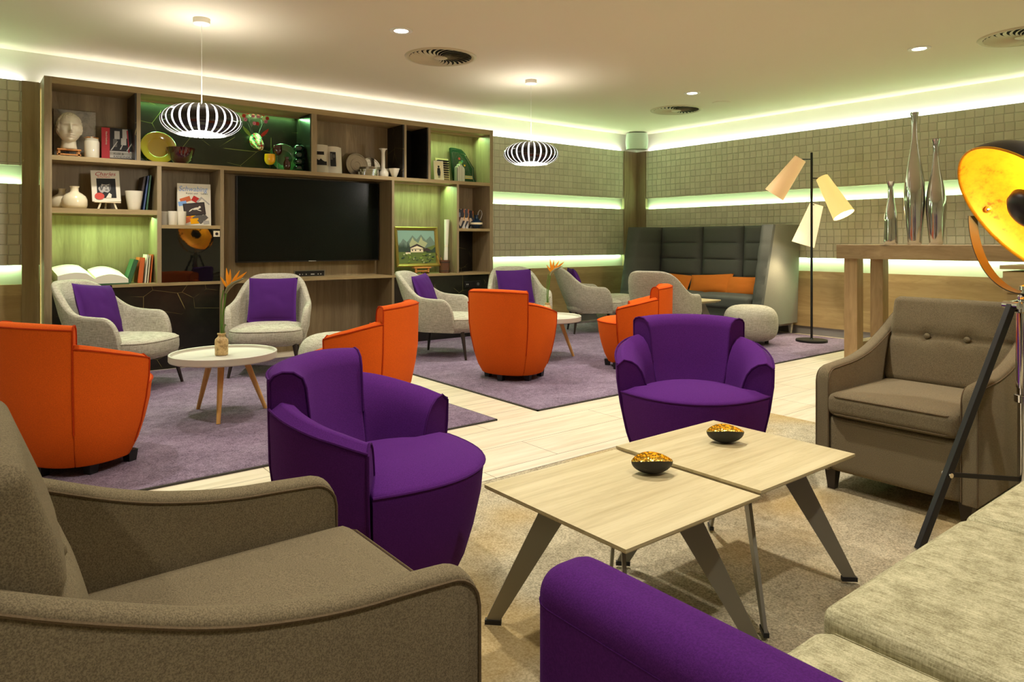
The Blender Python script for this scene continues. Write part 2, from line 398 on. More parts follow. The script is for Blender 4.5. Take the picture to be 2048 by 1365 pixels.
def cone(p, q, r0, r1, seg=16, cap=True):
    p = Vector(p); q = Vector(q); d = (q-p).normalized(); a = d.orthogonal().normalized(); b = d.cross(a)
    return [[c+a*cos(2*pi*k/seg)*r+b*sin(2*pi*k/seg)*r for k in range(seg)] for c, r in ((p, r0), (q, r1))]
def smooth01(t): t = max(0, min(1, t)); return t*t*(3-2*t)
def lerp(a, b, t): return a+(b-a)*t
def interp(tab, x):
    if x <= tab[0][0]: return tab[0][1]
    for (x0, y0), (x1, y1) in zip(tab, tab[1:]):
        if x <= x1: return y0+(y1-y0)*smooth01((x-x0)/(x1-x0))
    return tab[-1][1]
def light(name, kind, loc, energy, color=(1, .86, .66), size=.1, rot=(0, 0, 0), spot=None, size_y=None, blend=.6):
    l = bpy.data.lights.new(name, kind); l.energy = energy; l.color = color
    if kind == 'AREA':
        l.size = size
        if size_y: l.shape = 'RECTANGLE'; l.size_y = size_y
    else: l.shadow_soft_size = size
    if spot: l.spot_size = radians(spot); l.spot_blend = blend
    o = bpy.data.objects.new(name, l); link(o); o.location = loc; o.rotation_euler = rot; return o
FWD = Vector((cos(radians(AZ)), sin(radians(AZ)), 0)); RGT = Vector((FWD.y, -FWD.x, 0)); UP = Vector((0, 0, 1))

# ------------------------------------------------------------------ room
WY, WX, CZ = 7.137, 8.08, 2.74
def struct(o): o['kind'] = 'structure'; return o
struct(MB().box(-3.5, 8.4, -4, 7.4, -.1, 0).build('floor', 'floor', smooth=False))
struct(MB().box(-3.5, 8.4, -4, 7.4, CZ, CZ+.1).build('ceiling', 'ceil', smooth=False))
wb = struct(MB().box(-3.5, 8.3, WY+.075, WY+.2, 0, CZ).build('wall_back', 'wallpaint', smooth=False))
wr = struct(MB().box(WX+.075, WX+.2, -4, WY+.2, 0, CZ).build('wall_right', 'wallpaint', smooth=False))
struct(MB().box(-3.6, -3.5, -4, 7.4, 0, CZ).build('wall_left', 'wallpaint', smooth=False))
struct(MB().box(-3.5, 8.4, -4.1, -4, 0, CZ).build('wall_front', 'wallpaint', smooth=False))
LV = [(1.765, 2.475), (.93, 1.61)]
for x0, x1 in ((-3.5, .43), (.55, 7.79)):
    for i, (z0, z1) in enumerate(LV): MB().box(x0, x1, WY, WY+.03, z0, z1).build('tile_panel', 'tiles_x', wb, smooth=False)
    MB().box(x0, x1, WY, WY+.03, .1, .77).build('wainscot_panel', 'oak_panel', wb, smooth=False)
    MB().box(x0, x1, WY+.02, WY+.035, 0, .1).build('skirting', 'skirting', wb, smooth=False)
    MB().box(x0, x1, WY+.032, WY+.05, 1.595, 1.605).build('led_strip', 'led_g', wb, smooth=False)
    MB().box(x0, x1, WY+.032, WY+.05, .935, .945).build('led_strip', 'led_g', wb, smooth=False)
    MB().box(x0, x1, WY+.032, WY+.055, 2.44, 2.452).build('led_strip', 'led_w', wb, smooth=False)
MB().box(.43, .549, WY-.012, WY+.03, 0, 2.475).build('wood_post', 'wood_v', wb, smooth=False)
MB().box(7.79, WX+.0, WY-.015, WY+.03, 0, 2.475).build('wood_post', 'wood_v', wb, smooth=False)
MB().box(WX-.015, WX+.03, 6.95, WY, 0, 2.475).build('wood_post', 'wood_v', wr, smooth=False)
for i, (z0, z1) in enumerate(LV): MB().box(WX, WX+.03, -4, 6.95, z0, z1).build('tile_panel', 'tiles_y', wr, smooth=False)
MB().box(WX, WX+.03, -4, 6.95, .1, .77).build('wainscot_panel', 'oak_panel', wr, smooth=False)
MB().box(WX+.02, WX+.035, -4, 6.95, 0, .1).build('skirting', 'skirting', wr, smooth=False)
MB().box(WX+.032, WX+.05, -4, 6.95, 1.595, 1.605).build('led_strip', 'led_g', wr, smooth=False)
MB().box(WX+.032, WX+.05, -4, 6.95, .935, .945).build('led_strip', 'led_g', wr, smooth=False)
MB().box(WX+.032, WX+.055, -4, 6.95, 2.44, 2.452).build('led_strip', 'led_w', wr, smooth=False)
# real cove light: long strips on top of the panels shining up, and strips in the two slots
GRN = (.58, 1, .54); WRM = (.97, .97, 1)
for x0, x1 in ((-3.5, .43), (.6, 5.0), (5.0, 7.79)):
    L_ = x1-x0; g = .9 if x0 > 4.9 or x0 < 0 else .0
    light('cove_light', 'AREA', ((x0+x1)/2, WY+.045, 2.47), 1.5*L_, WRM, L_, (pi-.25, 0, 0), size_y=.03)
    if x0 != .6:
        light('cove_light_green', 'AREA', ((x0+x1)/2, WY-.05, 2.50), .7*L_, (.25, 1, .25), L_, (pi+.5, 0, 0), size_y=.03)
        light('slot_light', 'AREA', ((x0+x1)/2, WY+.052, 1.603), 4.2*L_, GRN, L_, (pi, 0, 0), size_y=.03)
        light('slot_light', 'AREA', ((x0+x1)/2, WY+.052, .937), 4.2*L_, GRN, L_, (0, 0, 0), size_y=.03)
L_ = 10.9
light('cove_light', 'AREA', (WX+.045, 1.5, 2.47), 1.5*L_, WRM, .03, (0, pi+.25, 0), size_y=L_)
light('cove_light_green', 'AREA', (WX-.05, 4.3, 2.50), .55*5, (.25, 1, .25), .03, (0, pi-.5, 0), size_y=5)
light('slot_light', 'AREA', (WX+.052, 1.5, 1.603), 4.2*L_, GRN, .03, (0, pi, 0), size_y=L_)
light('slot_light', 'AREA', (WX+.052, 1.5, .937), 4.2*L_, GRN, .03, (0, 0, 0), size_y=L_)

# rugs
def rug(x0, x1, y0, y1, mat, label):
    t = empty('rug', ((x0+x1)/2, (y0+y1)/2, 0), 0, label, 'rug')
    a, b = (x1-x0)/2, (y1-y0)/2
    MB().box(-a+.008, a-.008, -b+.008, b-.008, 0, .014).build('pile', mat, t, bevel=.006)
    m = MB(); m.box(-a, a, -b, -b+.01, 0, .010).box(-a, a, b-.01, b, 0, .010).box(-a, -a+.01, -b, b, 0, .010).box(a-.01, a, -b, b, 0, .010)
    m.build('binding', 'rugedge', t, smooth=False); return t
rug(-1.2, 2.67, 3.51, 6.66, 'rugpurple', 'mauve rug under the round table nearest the wall shelf')
rug(3.02, 7.95, 3.53, 7.05, 'rugpurple', 'mauve rug reaching to the corner and the high-backed booth')
rug(-.8, 4.16, -1.0, 2.64, 'rugbeige', 'sand coloured rug under the two square coffee tables')

# ------------------------------------------------------------------ tub chairs
def make_tub(col, pipe, label, group):
    t = empty('tub_chair', (0, 0, 0), 0, label, 'armchair', group)
    A, B = .365, .338
    sc = [(.05, .68), (.12, .78), (.22, .87), (.35, .945), (.48, .99), (.60, 1.0), (.76, 1.0)]
    def plan(th, off, z):
        s_ = interp(sc, z); n = 2/2.3
        x = (A*s_-off)*math.copysign(abs(sin(th))**n, sin(th)); y = -(B*s_-off)*math.copysign(abs(cos(th))**n, cos(th))
        if cos(th) < 0: y = -(B*s_-off)*cos(th)*1.15
        return x, y
    def section(th, h, t0, t1, zb=.05, zi=.25, roll=True):
        pts = []
        def P(off, z, lean=0): x, y = plan(th, off, min(z, .62)); pts.append(Vector((x, y-lean*max(0, cos(th)), z)))
        for z in (zb, .12, .22, .35, .46, h-.05, h-.02): P(0, z)
        if roll:
            P(t1*.12, h-.004); P(t1*.35, h+.004); P(t1*.65, h); P(t1*.9, h-.02); P(t1, h-.05)
            for f, z in ((.35, lerp(h-.05, .36, .5)), (1, .36)): P(lerp(t1, t0, f), z)
        else:
            for f in (8, 24, 40, 55, 68, 80, 90): P(.010+(t0-.010)*sin(radians(f))**.85, h+.006-(h-.40)*(1-cos(radians(f)))**1.15)
        P(t0+.02, zi); P(t0+.02, zb)
        return pts
    BA = radians(46)
    def sweep(name, a0, a1, hf, t0, t1, n=14, roll=True):
        rs = [section(lerp(a0, a1, i/n), hf(lerp(a0, a1, i/n)), t0, t1, roll=roll) for i in range(n+1)]
        o = MB().rings(rs).build(name, col, t, angle=50, bevel=.012, seg=3)
        return rs, o
    rs, back = sweep('backrest', -BA, BA, lambda a: .748-.012*(a/BA)**2, .15, .105)
    m = MB()
    for r in (rs[0], rs[-1]): m.tube(r[2:13], .0042, 6)
    m.tube([r[6]+Vector((0, 0, .004)) for r in rs], .004, 6)
    m.build('piping', pipe, back)
    for sgn in (-1, 1):
        hf = lambda a: .648-.088*max(0, (abs(a)-BA)/radians(59))**1.35
        rs, arm = sweep('armrest', sgn*BA, sgn*radians(105), hf, .135, .115, 12, False)
        m = MB(); m.tube([r[6]+Vector((0, 0, .006)) for r in rs], .0042, 6); m.tube(rs[-1][1:14], .0046, 6)
        m.build('piping', pipe, arm)
    # seat block with pointed front corners
    def outline(z, k=1.0, inset=0):
        s_ = interp(sc, z); pts = []
        cxn, cyn = .345*s_-inset, .11*s_
        N = 18
        for i in range(N+1):
            u = -1+2*i/N
            pts.append(Vector((cxn*u, cyn+(.225*s_-inset*.6)*(1-abs(u)**2.1), z)))
        for i in range(1, 14):
            a = pi*i/14
            pts.append(Vector((.25*s_*cos(a), cyn-.02-(.27*s_)*sin(a), z)))
        return pts
    rs = [outline(z) for z in (.05, .12, .22, .32, .38, .412)]
    top = [outline(.420, inset=.006), outline(.427, inset=.03)]
    for sc_, dz in ((.8, .440), (.5, .453), (.2, .457)):
        base = outline(.44); cx = Vector((0, .05, 0))
        top.append([Vector((cx.x+(p.x-cx.x)*sc_, cx.y+(p.y-cx.y)*sc_, dz)) for p in base])
    seat = MB().rings(rs+top).build('seat', col, t, angle=48)
    m = MB(); e = outline(.416); m.tube(e[:19], .0046, 6); m.build('piping', pipe, seat)
    for k in range(6):
        a = radians(30+60*k); m = MB(); c = (.215*cos(a), .215*sin(a)+.02)
        m.rings([[Vector((c[0]+dx*s_, c[1]+dy*s_, z)) for dx, dy in ((-.024, -.024), (.024, -.024), (.024, .024), (-.024, .024))] for z, s_ in ((0, .85), (.058, 1.1))])
        m.build('foot', 'blackplastic', t, smooth=False)
    return t
GO = 'orange tub chairs on the mauve rugs'
otub = make_tub('orange', 'orange_pipe', 'orange tub chair with its back to the viewer cut off by the left edge', GO)
def put(o, x, y, deg, label=None, z=.0):
    o.location = (x, y, z); o.rotation_euler = (0, 0, radians(deg-90))
    if o.name.startswith('tub_chair'): o.scale = (1, 1, .983)
    if label: o['label'] = label
    return o
put(otub, .49, 4.10, 30, z=.014)
put(copy_tree(otub), 2.03, 4.08, 130, 'orange tub chair seen from its side behind the purple tub chair', .014)
put(copy_tree(otub), 3.60, 4.52, 22, 'orange tub chair seen fully from behind on the far mauve rug', .014)
put(copy_tree(otub), 4.74, 4.22, 124, 'small far orange tub chair facing left before the beige swoop chair back', .014)
ptub = make_tub('purple', 'purple_pipe', 'purple tub chair turned sideways beside the brown armchair, seat pointing right', 'purple tub chairs by the coffee tables')
put(ptub, 1.085, 2.03, -51, z=.014)
put(copy_tree(ptub), 2.75, 2.08, 222, 'purple tub chair facing the viewer behind the coffee tables', .014)

# ------------------------------------------------------------------ beige lounge chairs
def make_lounge():
    t = empty('lounge_chair', (0, 0, 0), 0, 'x', 'armchair', 'beige linen lounge chairs around the round tables')
    A, B = .35, .34
    kn = [(0, .82), (18, .82), (30, .805), (42, .765), (54, .69), (64, .625), (76, .585), (92, .572), (130, .566)]
    def hl(d):
        for (a, b), (c, e) in zip(kn, kn[1:]):
            if d <= c: return b+(e-b)*(d-a)/(c-a)
        return kn[-1][1]
    def hraw(d): return sum(hl(abs(d+k)) for k in (-8, -5, -2, 0, 2, 5, 8))/7
    def hh(th):
        d = abs(math.degrees(th)); h = hraw(d)
        if d > 104: h = .36+(h-.36)*sqrt(max(0, 1-((d-104)/22)**2.2))
        return h
    def P(th, off, z):
        s_ = interp([(.24, .84), (.40, .95), (.60, 1.0), (.85, 1.04)], z); n = 2/2.5
        c = cos(th); x = (A*s_-off)*math.copysign(abs(sin(th))**n, sin(th)) if c > 0 else math.copysign(A*s_-off, th)
        y = -(B*s_-off)*abs(c)**n if c > 0 else -c*.36
        y -= max(0, c)*(z-.4)*.30
        return Vector((x, y, z))
    rs = []; N = 64
    for i in range(N+1):
        w = -1+2*i/N; th = radians(126*math.copysign(1-(1-abs(w))**1.35, w)); h = hh(th); T = .055; r = []
        for f in (0, .18, .4, .65, .88): r.append(P(th, 0, lerp(.25, h-.02, f)))
        r += [P(th, .004, h-.018), P(th, .014, h-.003), P(th, .03, h), P(th, .045, h-.006), P(th, T, h-.025)]
        for f in (.8, .5, .25, 0): r.append(P(th, T+.012*(1-f), lerp(.25, h-.03, f)))
        rs.append(r)
    MB().rings(rs).build('shell', 'linen', t, angle=70, bevel=.01)
    def out(z, k=0):
        pts = []
        for i in range(40):
            a = 2*pi*i/40; ca, sa = cos(a), sin(a); n = 2/3.2
            x = (.295-k)*math.copysign(abs(ca)**n, ca); y = .05+(.33-k)*math.copysign(abs(sa)**n, sa)
            if y > .05: x *= 1.06-.03*(y-.05)/.33
            pts.append(Vector((x, y, z)))
        return pts
    rs = [out(.242, .07), out(.246, .035), out(.265, .008), out(.30, 0), out(.35, 0), out(.375, .006), out(.39, .022), out(.40, .06), out(.41, .13), out(.415, .22)]
    st = MB().rings(rs).build('seat', 'linen', t, angle=70)
    MB().tube(out(.374, .0045), .0035, 5, closed=True).build('piping', 'linen', st)
    for x, y in ((-.23, .27), (.23, .27), (-.19, -.2), (.19, -.2)):
        MB().rings(cone((x, y, .28), (x*1.22, y*1.2, 0), .021, .011, 12)).build('leg', 'darkleg', t)
    return t
lo = make_lounge(); LOUNGE = []
spec = [(.98, 6.02, -45, 'beige lounge chair with violet cushion near the open book, turned to the right'),
        (2.13, 6.06, 243, 'beige lounge chair facing forward under the wall television, violet cushion upright'),
        (3.76, 5.83, -52, 'beige lounge chair with violet cushion between two orange tub chairs'),
        (4.96, 6.12, 245, 'beige lounge chair with violet cushion right of the shelf end, behind the vase table'),
        (6.14, 6.18, -33, 'beige lounge chair showing its side in green light near the room corner'),
        (5.84, 4.77, 18, 'beige lounge chair showing its plain back in front of the grey booth')]
for i, (x, y, a, l) in enumerate(spec):
    o = lo if i == 0 else copy_tree(lo); put(o, x, y, a, l, .014); LOUNGE.append(o)
def pillow_mb(w, h, T, n=18):
    m = MB(); vs = []; fs = []
    for sd in (1, -1):
        for i in range(n+1):
            for j in range(n+1):
                u = -1+2*i/n; v = -1+2*j/n
                e = ((1-abs(u)**2.6)*(1-abs(v)**2.6))**.55
                wr = .006*noise.noise(Vector((u*3, v*3, sd*2+w*10)))
                vs.append(Vector((w/2*u*(1-.045*(1-v*v)), sd*(T/2*e+ (wr if e > .05 else 0)), h/2*v*(1-.045*(1-u*u)))))
    q = (n+1)**2
    for i in range(n):
        for j in range(n):
            a = i*(n+1)+j; fs += [(a, a+1, a+n+2, a+n+1), (q+a, q+a+n+1, q+a+n+2, q+a+1)]
    for k in range(n):
        fs += [(k, q+k, q+k+1, k+1), (n*(n+1)+k, n*(n+1)+k+1, q+n*(n+1)+k+1, q+n*(n+1)+k)]
        a = k*(n+1); b = (k+1)*(n+1); fs += [(a, b, q+b, q+a), (a+n, q+a+n, q+b+n, b+n)]
    return m.add(vs, fs)
pil = pillow_mb(.42, .41, .12).build('cushion', 'violet_cushion', angle=0)
bpy.data.objects.remove(pil.copy()) if False else None
GP = 'violet cushions on the beige lounge chairs'
pl = ['violet square cushion slanted on the lounge chair near the open book', 'violet square cushion upright on the lounge chair under the television',
      'violet cushion on the lounge chair between two orange tub chairs', 'violet square cushion on the lounge chair right of the shelf end',
      'violet cushion seen edge-on in the lounge chair near the corner']
for i in range(5):
    x, y, a, _ = spec[i]; c = pil if i == 0 else copy_tree(pil)
    tag(c, pl[i], 'cushion', GP)
    q = Matrix.Translation((x, y, .014)) @ Matrix.Rotation(radians(a-90), 4, 'Z') @ Matrix.Translation((0, -.18, .595)) @ Matrix.Rotation(radians(20), 4, 'X') @ Matrix.Rotation(radians((-6, 0, 3, 2, 0)[i]), 4, 'Y')
    c.matrix_world = q

# poufs
def make_pouf():
    t = empty('pouf', (0, 0, 0), 0, 'x', 'pouf', 'round beige poufs')
    pr_ = []
    H, R = .40, .285
    for i in range(25):
        a = -pi/2+pi*i/24
        pr_.append((R*(abs(cos(a))**.5)*(.86 if a < -1.2 else 1) if abs(cos(a)) > 1e-6 else 0, .225+.195*math.copysign(abs(sin(a))**.75, sin(a))))
    pr_[0] = (0, pr_[0][1]); pr_[-1] = (0, pr_[-1][1])
    b = MB().lathe(pr_, 48).build('body', 'linen', t, angle=0)
    for x, y in ((.12, .12), (-.12, .12), (.12, -.12), (-.12, -.12)):
        MB().lathe([(.022, 0), (.022, .045)], 12, (x, y, 0)).build('foot', 'blackplastic', t)
    return t
pf = make_pouf(); put(pf, 6.80, 4.37, 0, 'round beige pouf beside the right end of the grey booth', .014)
put(copy_tree(pf), 6.87, 6.40, 0, 'round pouf in green light beside the lounge chair near the corner', .014)
put(copy_tree(pf), 2.26, 4.98, 0, 'round beige pouf peeking out behind the side-on orange tub chair', .014)

# ------------------------------------------------------------------ brown armchairs
def make_brown():
    """front plane at x=0 facing -x ... local: +y is front, y=0 front plane"""
    t = empty('brown_armchair', (0, 0, 0), 0, 'x', 'armchair', 'brown wool armchairs facing each other across the coffee tables')
    W = .32; AT = .055
    top = [(0, .55), (.10, .558), (.26, .566), (.43, .600), (.62, .675), (.78, .755), (.86, .79)]
    def topz(d):
        for (a, b), (c, e) in zip(top, top[1:]):
            if d <= c: return b+(e-b)*(d-a)/(c-a)
        return top[-1][1]
    for s_ in (-1, 1):
        rs = []; x0, x1 = (W-AT, W) if s_ > 0 else (-W, -W+AT)
        N = 34
        for i in range(N+1):
            d = .86*(i/N)**1.5; z = sum(topz(max(0, min(.86, d+k*.03))) for k in (-2, -1, 0, 1, 2))/5
            if d < .055: z -= .055-sqrt(.055**2-(.055-d)**2)
            y = -d; r = .014
            rs.append([Vector((x0, y, .09)), Vector((x0, y, z-r)), Vector((x0+r*.35, y, z-r*.3)), Vector((x0+r, y, z)), Vector(((x0+x1)/2, y, z+.003)),
                       Vector((x1-r, y, z)), Vector((x1-r*.35, y, z-r*.3)), Vector((x1, y, z-r)), Vector((x1, y, .09))])
        arm = MB().rings(rs).build('armrest', 'brown', t, angle=60, bevel=.008)
        m = MB()
        for k in (1, 7):
            q = 1 if k == 7 else -1
            line = [r[k]+Vector((q*.001, 0, 0)) for r in rs]
            m.tube([Vector((line[0].x, line[0].y+.001, .1))]+line, .0028, 5)
        m.build('piping', 'brown_pipe', arm)
    iw = W-AT
    MB().rbox(0, -.42, .215, iw, .42, .125, .02, n=10).build('base', 'brown', t, angle=0)
    st = MB().rbox(0, -.27, .392, iw-.002, .30, .052, .035, bulge=.008, n=18).build('seat_cushion', 'brown', t, angle=0)
    m = MB(); 
    for z in (.43, .354): m.tube([(-iw+.012, -.5, z), (-iw+.012, .0, z), (-iw+.045, .0285, z), (iw-.045, .0285, z), (iw-.012, .0, z), (iw-.012, -.5, z)], .0025, 5)
    m.build('piping', 'brown_pipe', st)
    RX = Matrix.Translation((0, -.66, .62)) @ Matrix.Rotation(radians(17), 4, 'X')
    # back cushion with a horizontal tufting groove
    n = 22; vs = {}; mb = MB(); 
    def cu(cx, cz, hw, hh):
        b = MB().rbox(0, 0, 0, hw, .075, hh, .034, n=64, M4=None)
        out = []
        for v in b.v:
            x, y, z = v
            if y > .02:
                g = math.exp(-((z-.02)/.008)**2)*.011+math.exp(-((z-.02)/.035)**2)*.006
                for bx in (-.085, .085): g += math.exp(-(((x-bx)/.03)**2+((z-.02)/.03)**2))*.014
                y -= g
                y += .014*(1-(x/hw)**2)*max(0, 1-(z/hh)**2)
            out.append(RX @ Vector((x, y, z)))
        b.v = out; return b
    bc = cu(0, 0, iw+.0, .215).build('back_cushion', 'brown', t, angle=0)
    for bx in (-.085, .085):
        m = MB().lathe([(0, -.006), (.012, -.004), (.014, .002), (.009, .008), (0, .010)], 16); mm = RX @ Matrix.Translation((bx, .074, .02)) @ Matrix.Rotation(-pi/2, 4, 'X')
        m.v = [tuple(mm @ Vector(v)) for v in m.v]; m.build('button', 'brown', bc)
    RB = Matrix.Translation((0, -.775, .48)) @ Matrix.Rotation(radians(15), 4, 'X')
    MB().rbox(0, 0, 0, iw, .05, .33, .03, n=10, M4=RB).build('backrest', 'brown', t, angle=0)
    for x, y in ((-.27, -.05), (.27, -.05), (-.27, -.8), (.27, -.8)):
        m = MB(); m.rings([[Vector((x+dx*s_, y+dy*s_, z)) for dx, dy in ((-.025, -.025), (.025, -.025), (.025, .025), (-.025, .025))] for z, s_ in ((0, .62), (.092, 1.0))])
        m.build('leg', 'darkleg', t, smooth=False)
    return t
br = make_brown(); put(br, 3.06, 1.31, 180, 'brown wool armchair with two buttons on its back, right of the coffee tables', .014)
put(copy_tree(br), .714, 1.31, 0, 'large brown wool armchair in the near left corner, seen over its armrest', .014)

# ------------------------------------------------------------------ purple and olive sofa
sf = empty('sofa', (1.8, .2, .014), 0, 'sofa with a purple armrest and olive woven seat cushions at the lower right', 'sofa')
def sf_rb(name, x0, x1, y0, y1, z0, z1, r, mat, bulge=0, n=16, parent=sf):
    return MB().rbox((x0+x1)/2-1.8, (y0+y1)/2-.2, (z0+z1)/2, (x1-x0)/2, (y1-y0)/2, (z1-z0)/2, r, bulge=bulge, n=n).build(name, mat, parent, angle=0)
ar = sf_rb('armrest', .735, .868, -.25, .885, .06, .588, .05, 'purple', n=44)
m = MB()
m.tube([(.735-1.8, -.4, .53), (.735-1.8, .635, .53), (.7395-1.8, .656, .53), (.75-1.8, .6705, .53), (.765-1.8, .681, .53), (.785-1.8, .685, .53), (.818-1.8, .685, .53), (.853-1.8, .6705, .53)], .0022, 5); m.build('piping', 'purple_pipe', ar)
sf_rb('seat_cushion', .875, 1.285, -.1, .678, .27, .395, .035, 'olive', .006)
for x0, x1 in ((1.295, 2.015), (2.022, 2.742)):
    c_ = sf_rb('seat_cushion', x0, x1, -.1, .69, .28, .418, .035, 'olive', .008, 20)
    m = MB(); z = .376; a0, a1 = x0-1.8, x1-1.8; m.tube([(a0+.001, -.3, z), (a0+.001, .45, z), (a0+.012, .478, z), (a0+.04, .49, z), (a1-.04, .49, z), (a1-.001, .45, z), (a1-.001, -.3, z)], .003, 5); m.build('piping', 'olive', c_)
sf_rb('base', .87, 2.742, -.22, .66, .08, .275, .02, 'purple')
sf_rb('backrest', .87, 2.742, -.36, -.15, .08, .70, .04, 'purple')
sf_rb('armrest', 2.745, 2.80, -.25, .66, .08, .52, .02, 'purple')
for x in (.8, 2.76):
    for y in (-.2, .6): MB().box(x-1.82, x-1.78, y-.22, y-.18, 0, .09).build('leg', 'darkleg', sf, smooth=False)

# ------------------------------------------------------------------ coffee tables
def make_table(w=.548):
    t = empty('coffee_table', (0, 0, 0), 0, 'x', 'coffee table')
    h = w/2; rs = []
    def sq(q, z): return [Vector((x*q, y*q, z)) for x, y in ((-1, -1), (1, -1), (1, 1), (-1, 1))]
    MB().rings([sq(h-.02, .388), sq(h-.003, .398), sq(h, .402), sq(h, .41)]).build('tabletop', ['ash'], t, smooth=False)
    mb = MB().box(-h+.04, h-.04, -h+.04, h-.04, .378, .388); mb.build('under_frame', 'steel', t, smooth=False)
    for sx in (-1, 1):
        for sy in (-1, 1):
            d = Vector((sx, sy, 0)).normalized(); p = Vector((-d.y, d.x, 0))*.005
            foot = Vector((sx*(h-.012), sy*(h+.008), 0)); c = Vector((sx*(h-.16), sy*(h-.16), .385))
            q = [foot-d*.042, foot+d*.0, c+d*.045, c-d*.045]; q[0].z = q[1].z = .012
            vs = [v+p for v in q]+[v-p for v in q]
            leg = MB().add(vs, [(0, 1, 2, 3), (4, 7, 6, 5), (0, 4, 5, 1), (1, 5, 6, 2), (2, 6, 7, 3), (3, 7, 4, 0)]).build('leg', 'steel', t, smooth=False)
            f0 = foot-d*.021; MB().box(-.024, .024, -.008, .008, 0, .013, M4=Matrix.Translation((f0.x, f0.y, 0)) @ Matrix.Rotation(math.atan2(d.y, d.x), 4, 'Z')).build('glide', 'blackplastic', leg, smooth=False)
    return t
ta = make_table(); ta['group'] = 'square wooden coffee tables with grey blade legs'
ta.location = (1.474, 1.366, .014); ta['label'] = 'square pale wood coffee table nearer the brown armchair at lower left'
tb = copy_tree(ta); tb.location = (2.031, 1.370, .024); tb['label'] = 'square pale wood coffee table nearer the brown armchair with buttons'
tcb = copy_tree(ta); tcb.location = (6.45, 4.97, .014); tcb.rotation_euler = (0, 0, 0); tcb.scale = (1, 1, 1.12); tcb['label'] = 'small pale wood table in front of the grey booth'; tcb['group'] = 'square wooden coffee tables with grey blade legs'
def make_bowl():
    t = empty('leaf_bowl', (0, 0, 0), 0, 'x', 'bowl', 'leaf-shaped bowls on the coffee tables')
    L, Wd, H = .064, .046, .038
    def shape(k, zo, n=64, hk=1.0):
        rs = []
        for i in range(15):
            f = i/14; f2 = sin(f*pi/2); ring = []
            for j in range(n):
                a = 2*pi*j/n; cx = cos(a); sy = sin(a)
                x = L*f2*cx; y = Wd*f2*math.copysign(abs(sy)**1.35, sy)*.95
                z = H*(1-cos(f*pi/2))*hk+.013*f*f*abs(sy)**2+zo
                ring.append(Vector((x*k, y*k, z)))
            rs.append(ring)
        return rs
    o = shape(1, 0); i_ = shape(.955, .0035)
    MB().rings(o, cap=False).build('outer_shell', 'blackplastic', t, angle=0)
    m = MB(); m.rings(i_, cap=False); n = 40
    m.rings([o[-1], i_[-1]], cap=False); m.build('gold_lining', 'hammer', t, angle=0)
    return t
bw = make_bowl(); bw.location = (1.655, 1.40, .4245); bw.rotation_euler = (0, 0, radians(-36)); bw['label'] = 'black and gold leaf-shaped bowl on the nearer coffee table'
b2 = copy_tree(bw); b2.location = (2.08, 1.435, .4345); b2.rotation_euler = (0, 0, radians(-42)); b2['label'] = 'black and gold leaf-shaped bowl on the farther coffee table'

# round side tables with vases
def make_round():
    t = empty('round_table', (0, 0, 0), 0, 'x', 'side table', 'round grey tables with beech legs')
    MB().lathe([(0, .352), (.30, .352), (.322, .356), (.326, .362), (.326, .400), (.322, .403), (.314, .400), (.312, .384), (.306, .381), (0, .381)], 64).build('tray_top', 'tabletop_grey', t, angle=30)
    MB().lathe([(.10, .335), (.10, .352)], 24).build('hub', 'beech', t)
    for a in (111, 247, -2):
        d = Vector((cos(radians(a)), sin(radians(a)), 0)); p = d*.13+Vector((0, 0, .352)); q = d*.265
        MB().rings(cone(p, q, .021, .012, 16)).build('leg', 'beech', t)
    return t
rt = make_round(); put(rt, 1.355, 4.70, 90, 'round pale grey table with three beech legs before the marble panel', .014)
r2 = copy_tree(rt); put(r2, 4.45, 5.06, 90-22, 'round pale grey table half hidden behind the orange chair back', .014)
def make_vase():
    t = empty('flower_vase', (0, 0, 0), 0, 'x', 'vase', 'bottles each holding a bird of paradise flower')
    MB().lathe([(0, .001), (.036, .001), (.040, .006), (.041, .09), (.038, .105), (.026, .116), (.022, .122), (.022, .132), (.026, .135), (.026, .142), (.021, .143), (.018, .13), (0, .12)], 28).build('bottle', 'bottle', t, angle=40)
    st = MB(); st.tube([(0, .0, .02), (.004, 0, .15), (.008, .002, .25), (.022, .004, .36), (.03, .005, .42)], [.006, .006, .0055, .006, .007], 8)
    st.tube([(.0, .004, .05), (-.006, .004, .2), (-.002, .002, .34), (.012, 0, .42)], .004, 6)
    st.tube([(.01, 0, .05), (.016, .0, .17), (.024, 0, .2), (.03, .0, .19)], .003, 6)
    fl = empty('x', (0, 0, 0), 0, None, None); bpy.data.objects.remove(fl)
    stem = st.build('stem', 'stemgreen', t)
    sp = [(.026, 0, .40), (.045, 0, .435), (.075, 0, .462), (.115, 0, .482), (.15, 0, .497)]
    MB().tube(sp, [.008, .014, .012, .008, .001], 8).build('spathe', 'spathe', t)
    def petal(p, d, L_, w):
        d = Vector(d).normalized(); s_ = d.cross(Vector((0, 1, .2))).normalized(); nrm = s_.cross(d)
        m = MB(); n = 7; rs = []
        for i in range(n+1):
            f = i/n; c = Vector(p)+d*L_*f; hw = w*sin(pi*min(.97, .12+.88*f))+.0006
            rs.append([c+s_*hw, c+nrm*hw*.45, c-s_*hw, c-nrm*hw*.25])
        return m.rings(rs)
    for p, d, L_, w in (((.045, 0, .435), (-.15, .1, 1), .13, .010), ((.05, 0, .44), (.1, -.1, 1), .115, .009), ((.06, 0, .45), (.5, .1, .9), .11, .009), ((.07, 0, .46), (.9, 0, .75), .12, .009), ((.04, 0, .43), (-.5, 0, .8), .09, .008)):
        petal(p, d, L_, w).build('petal', 'petal', t, angle=60)
    return t
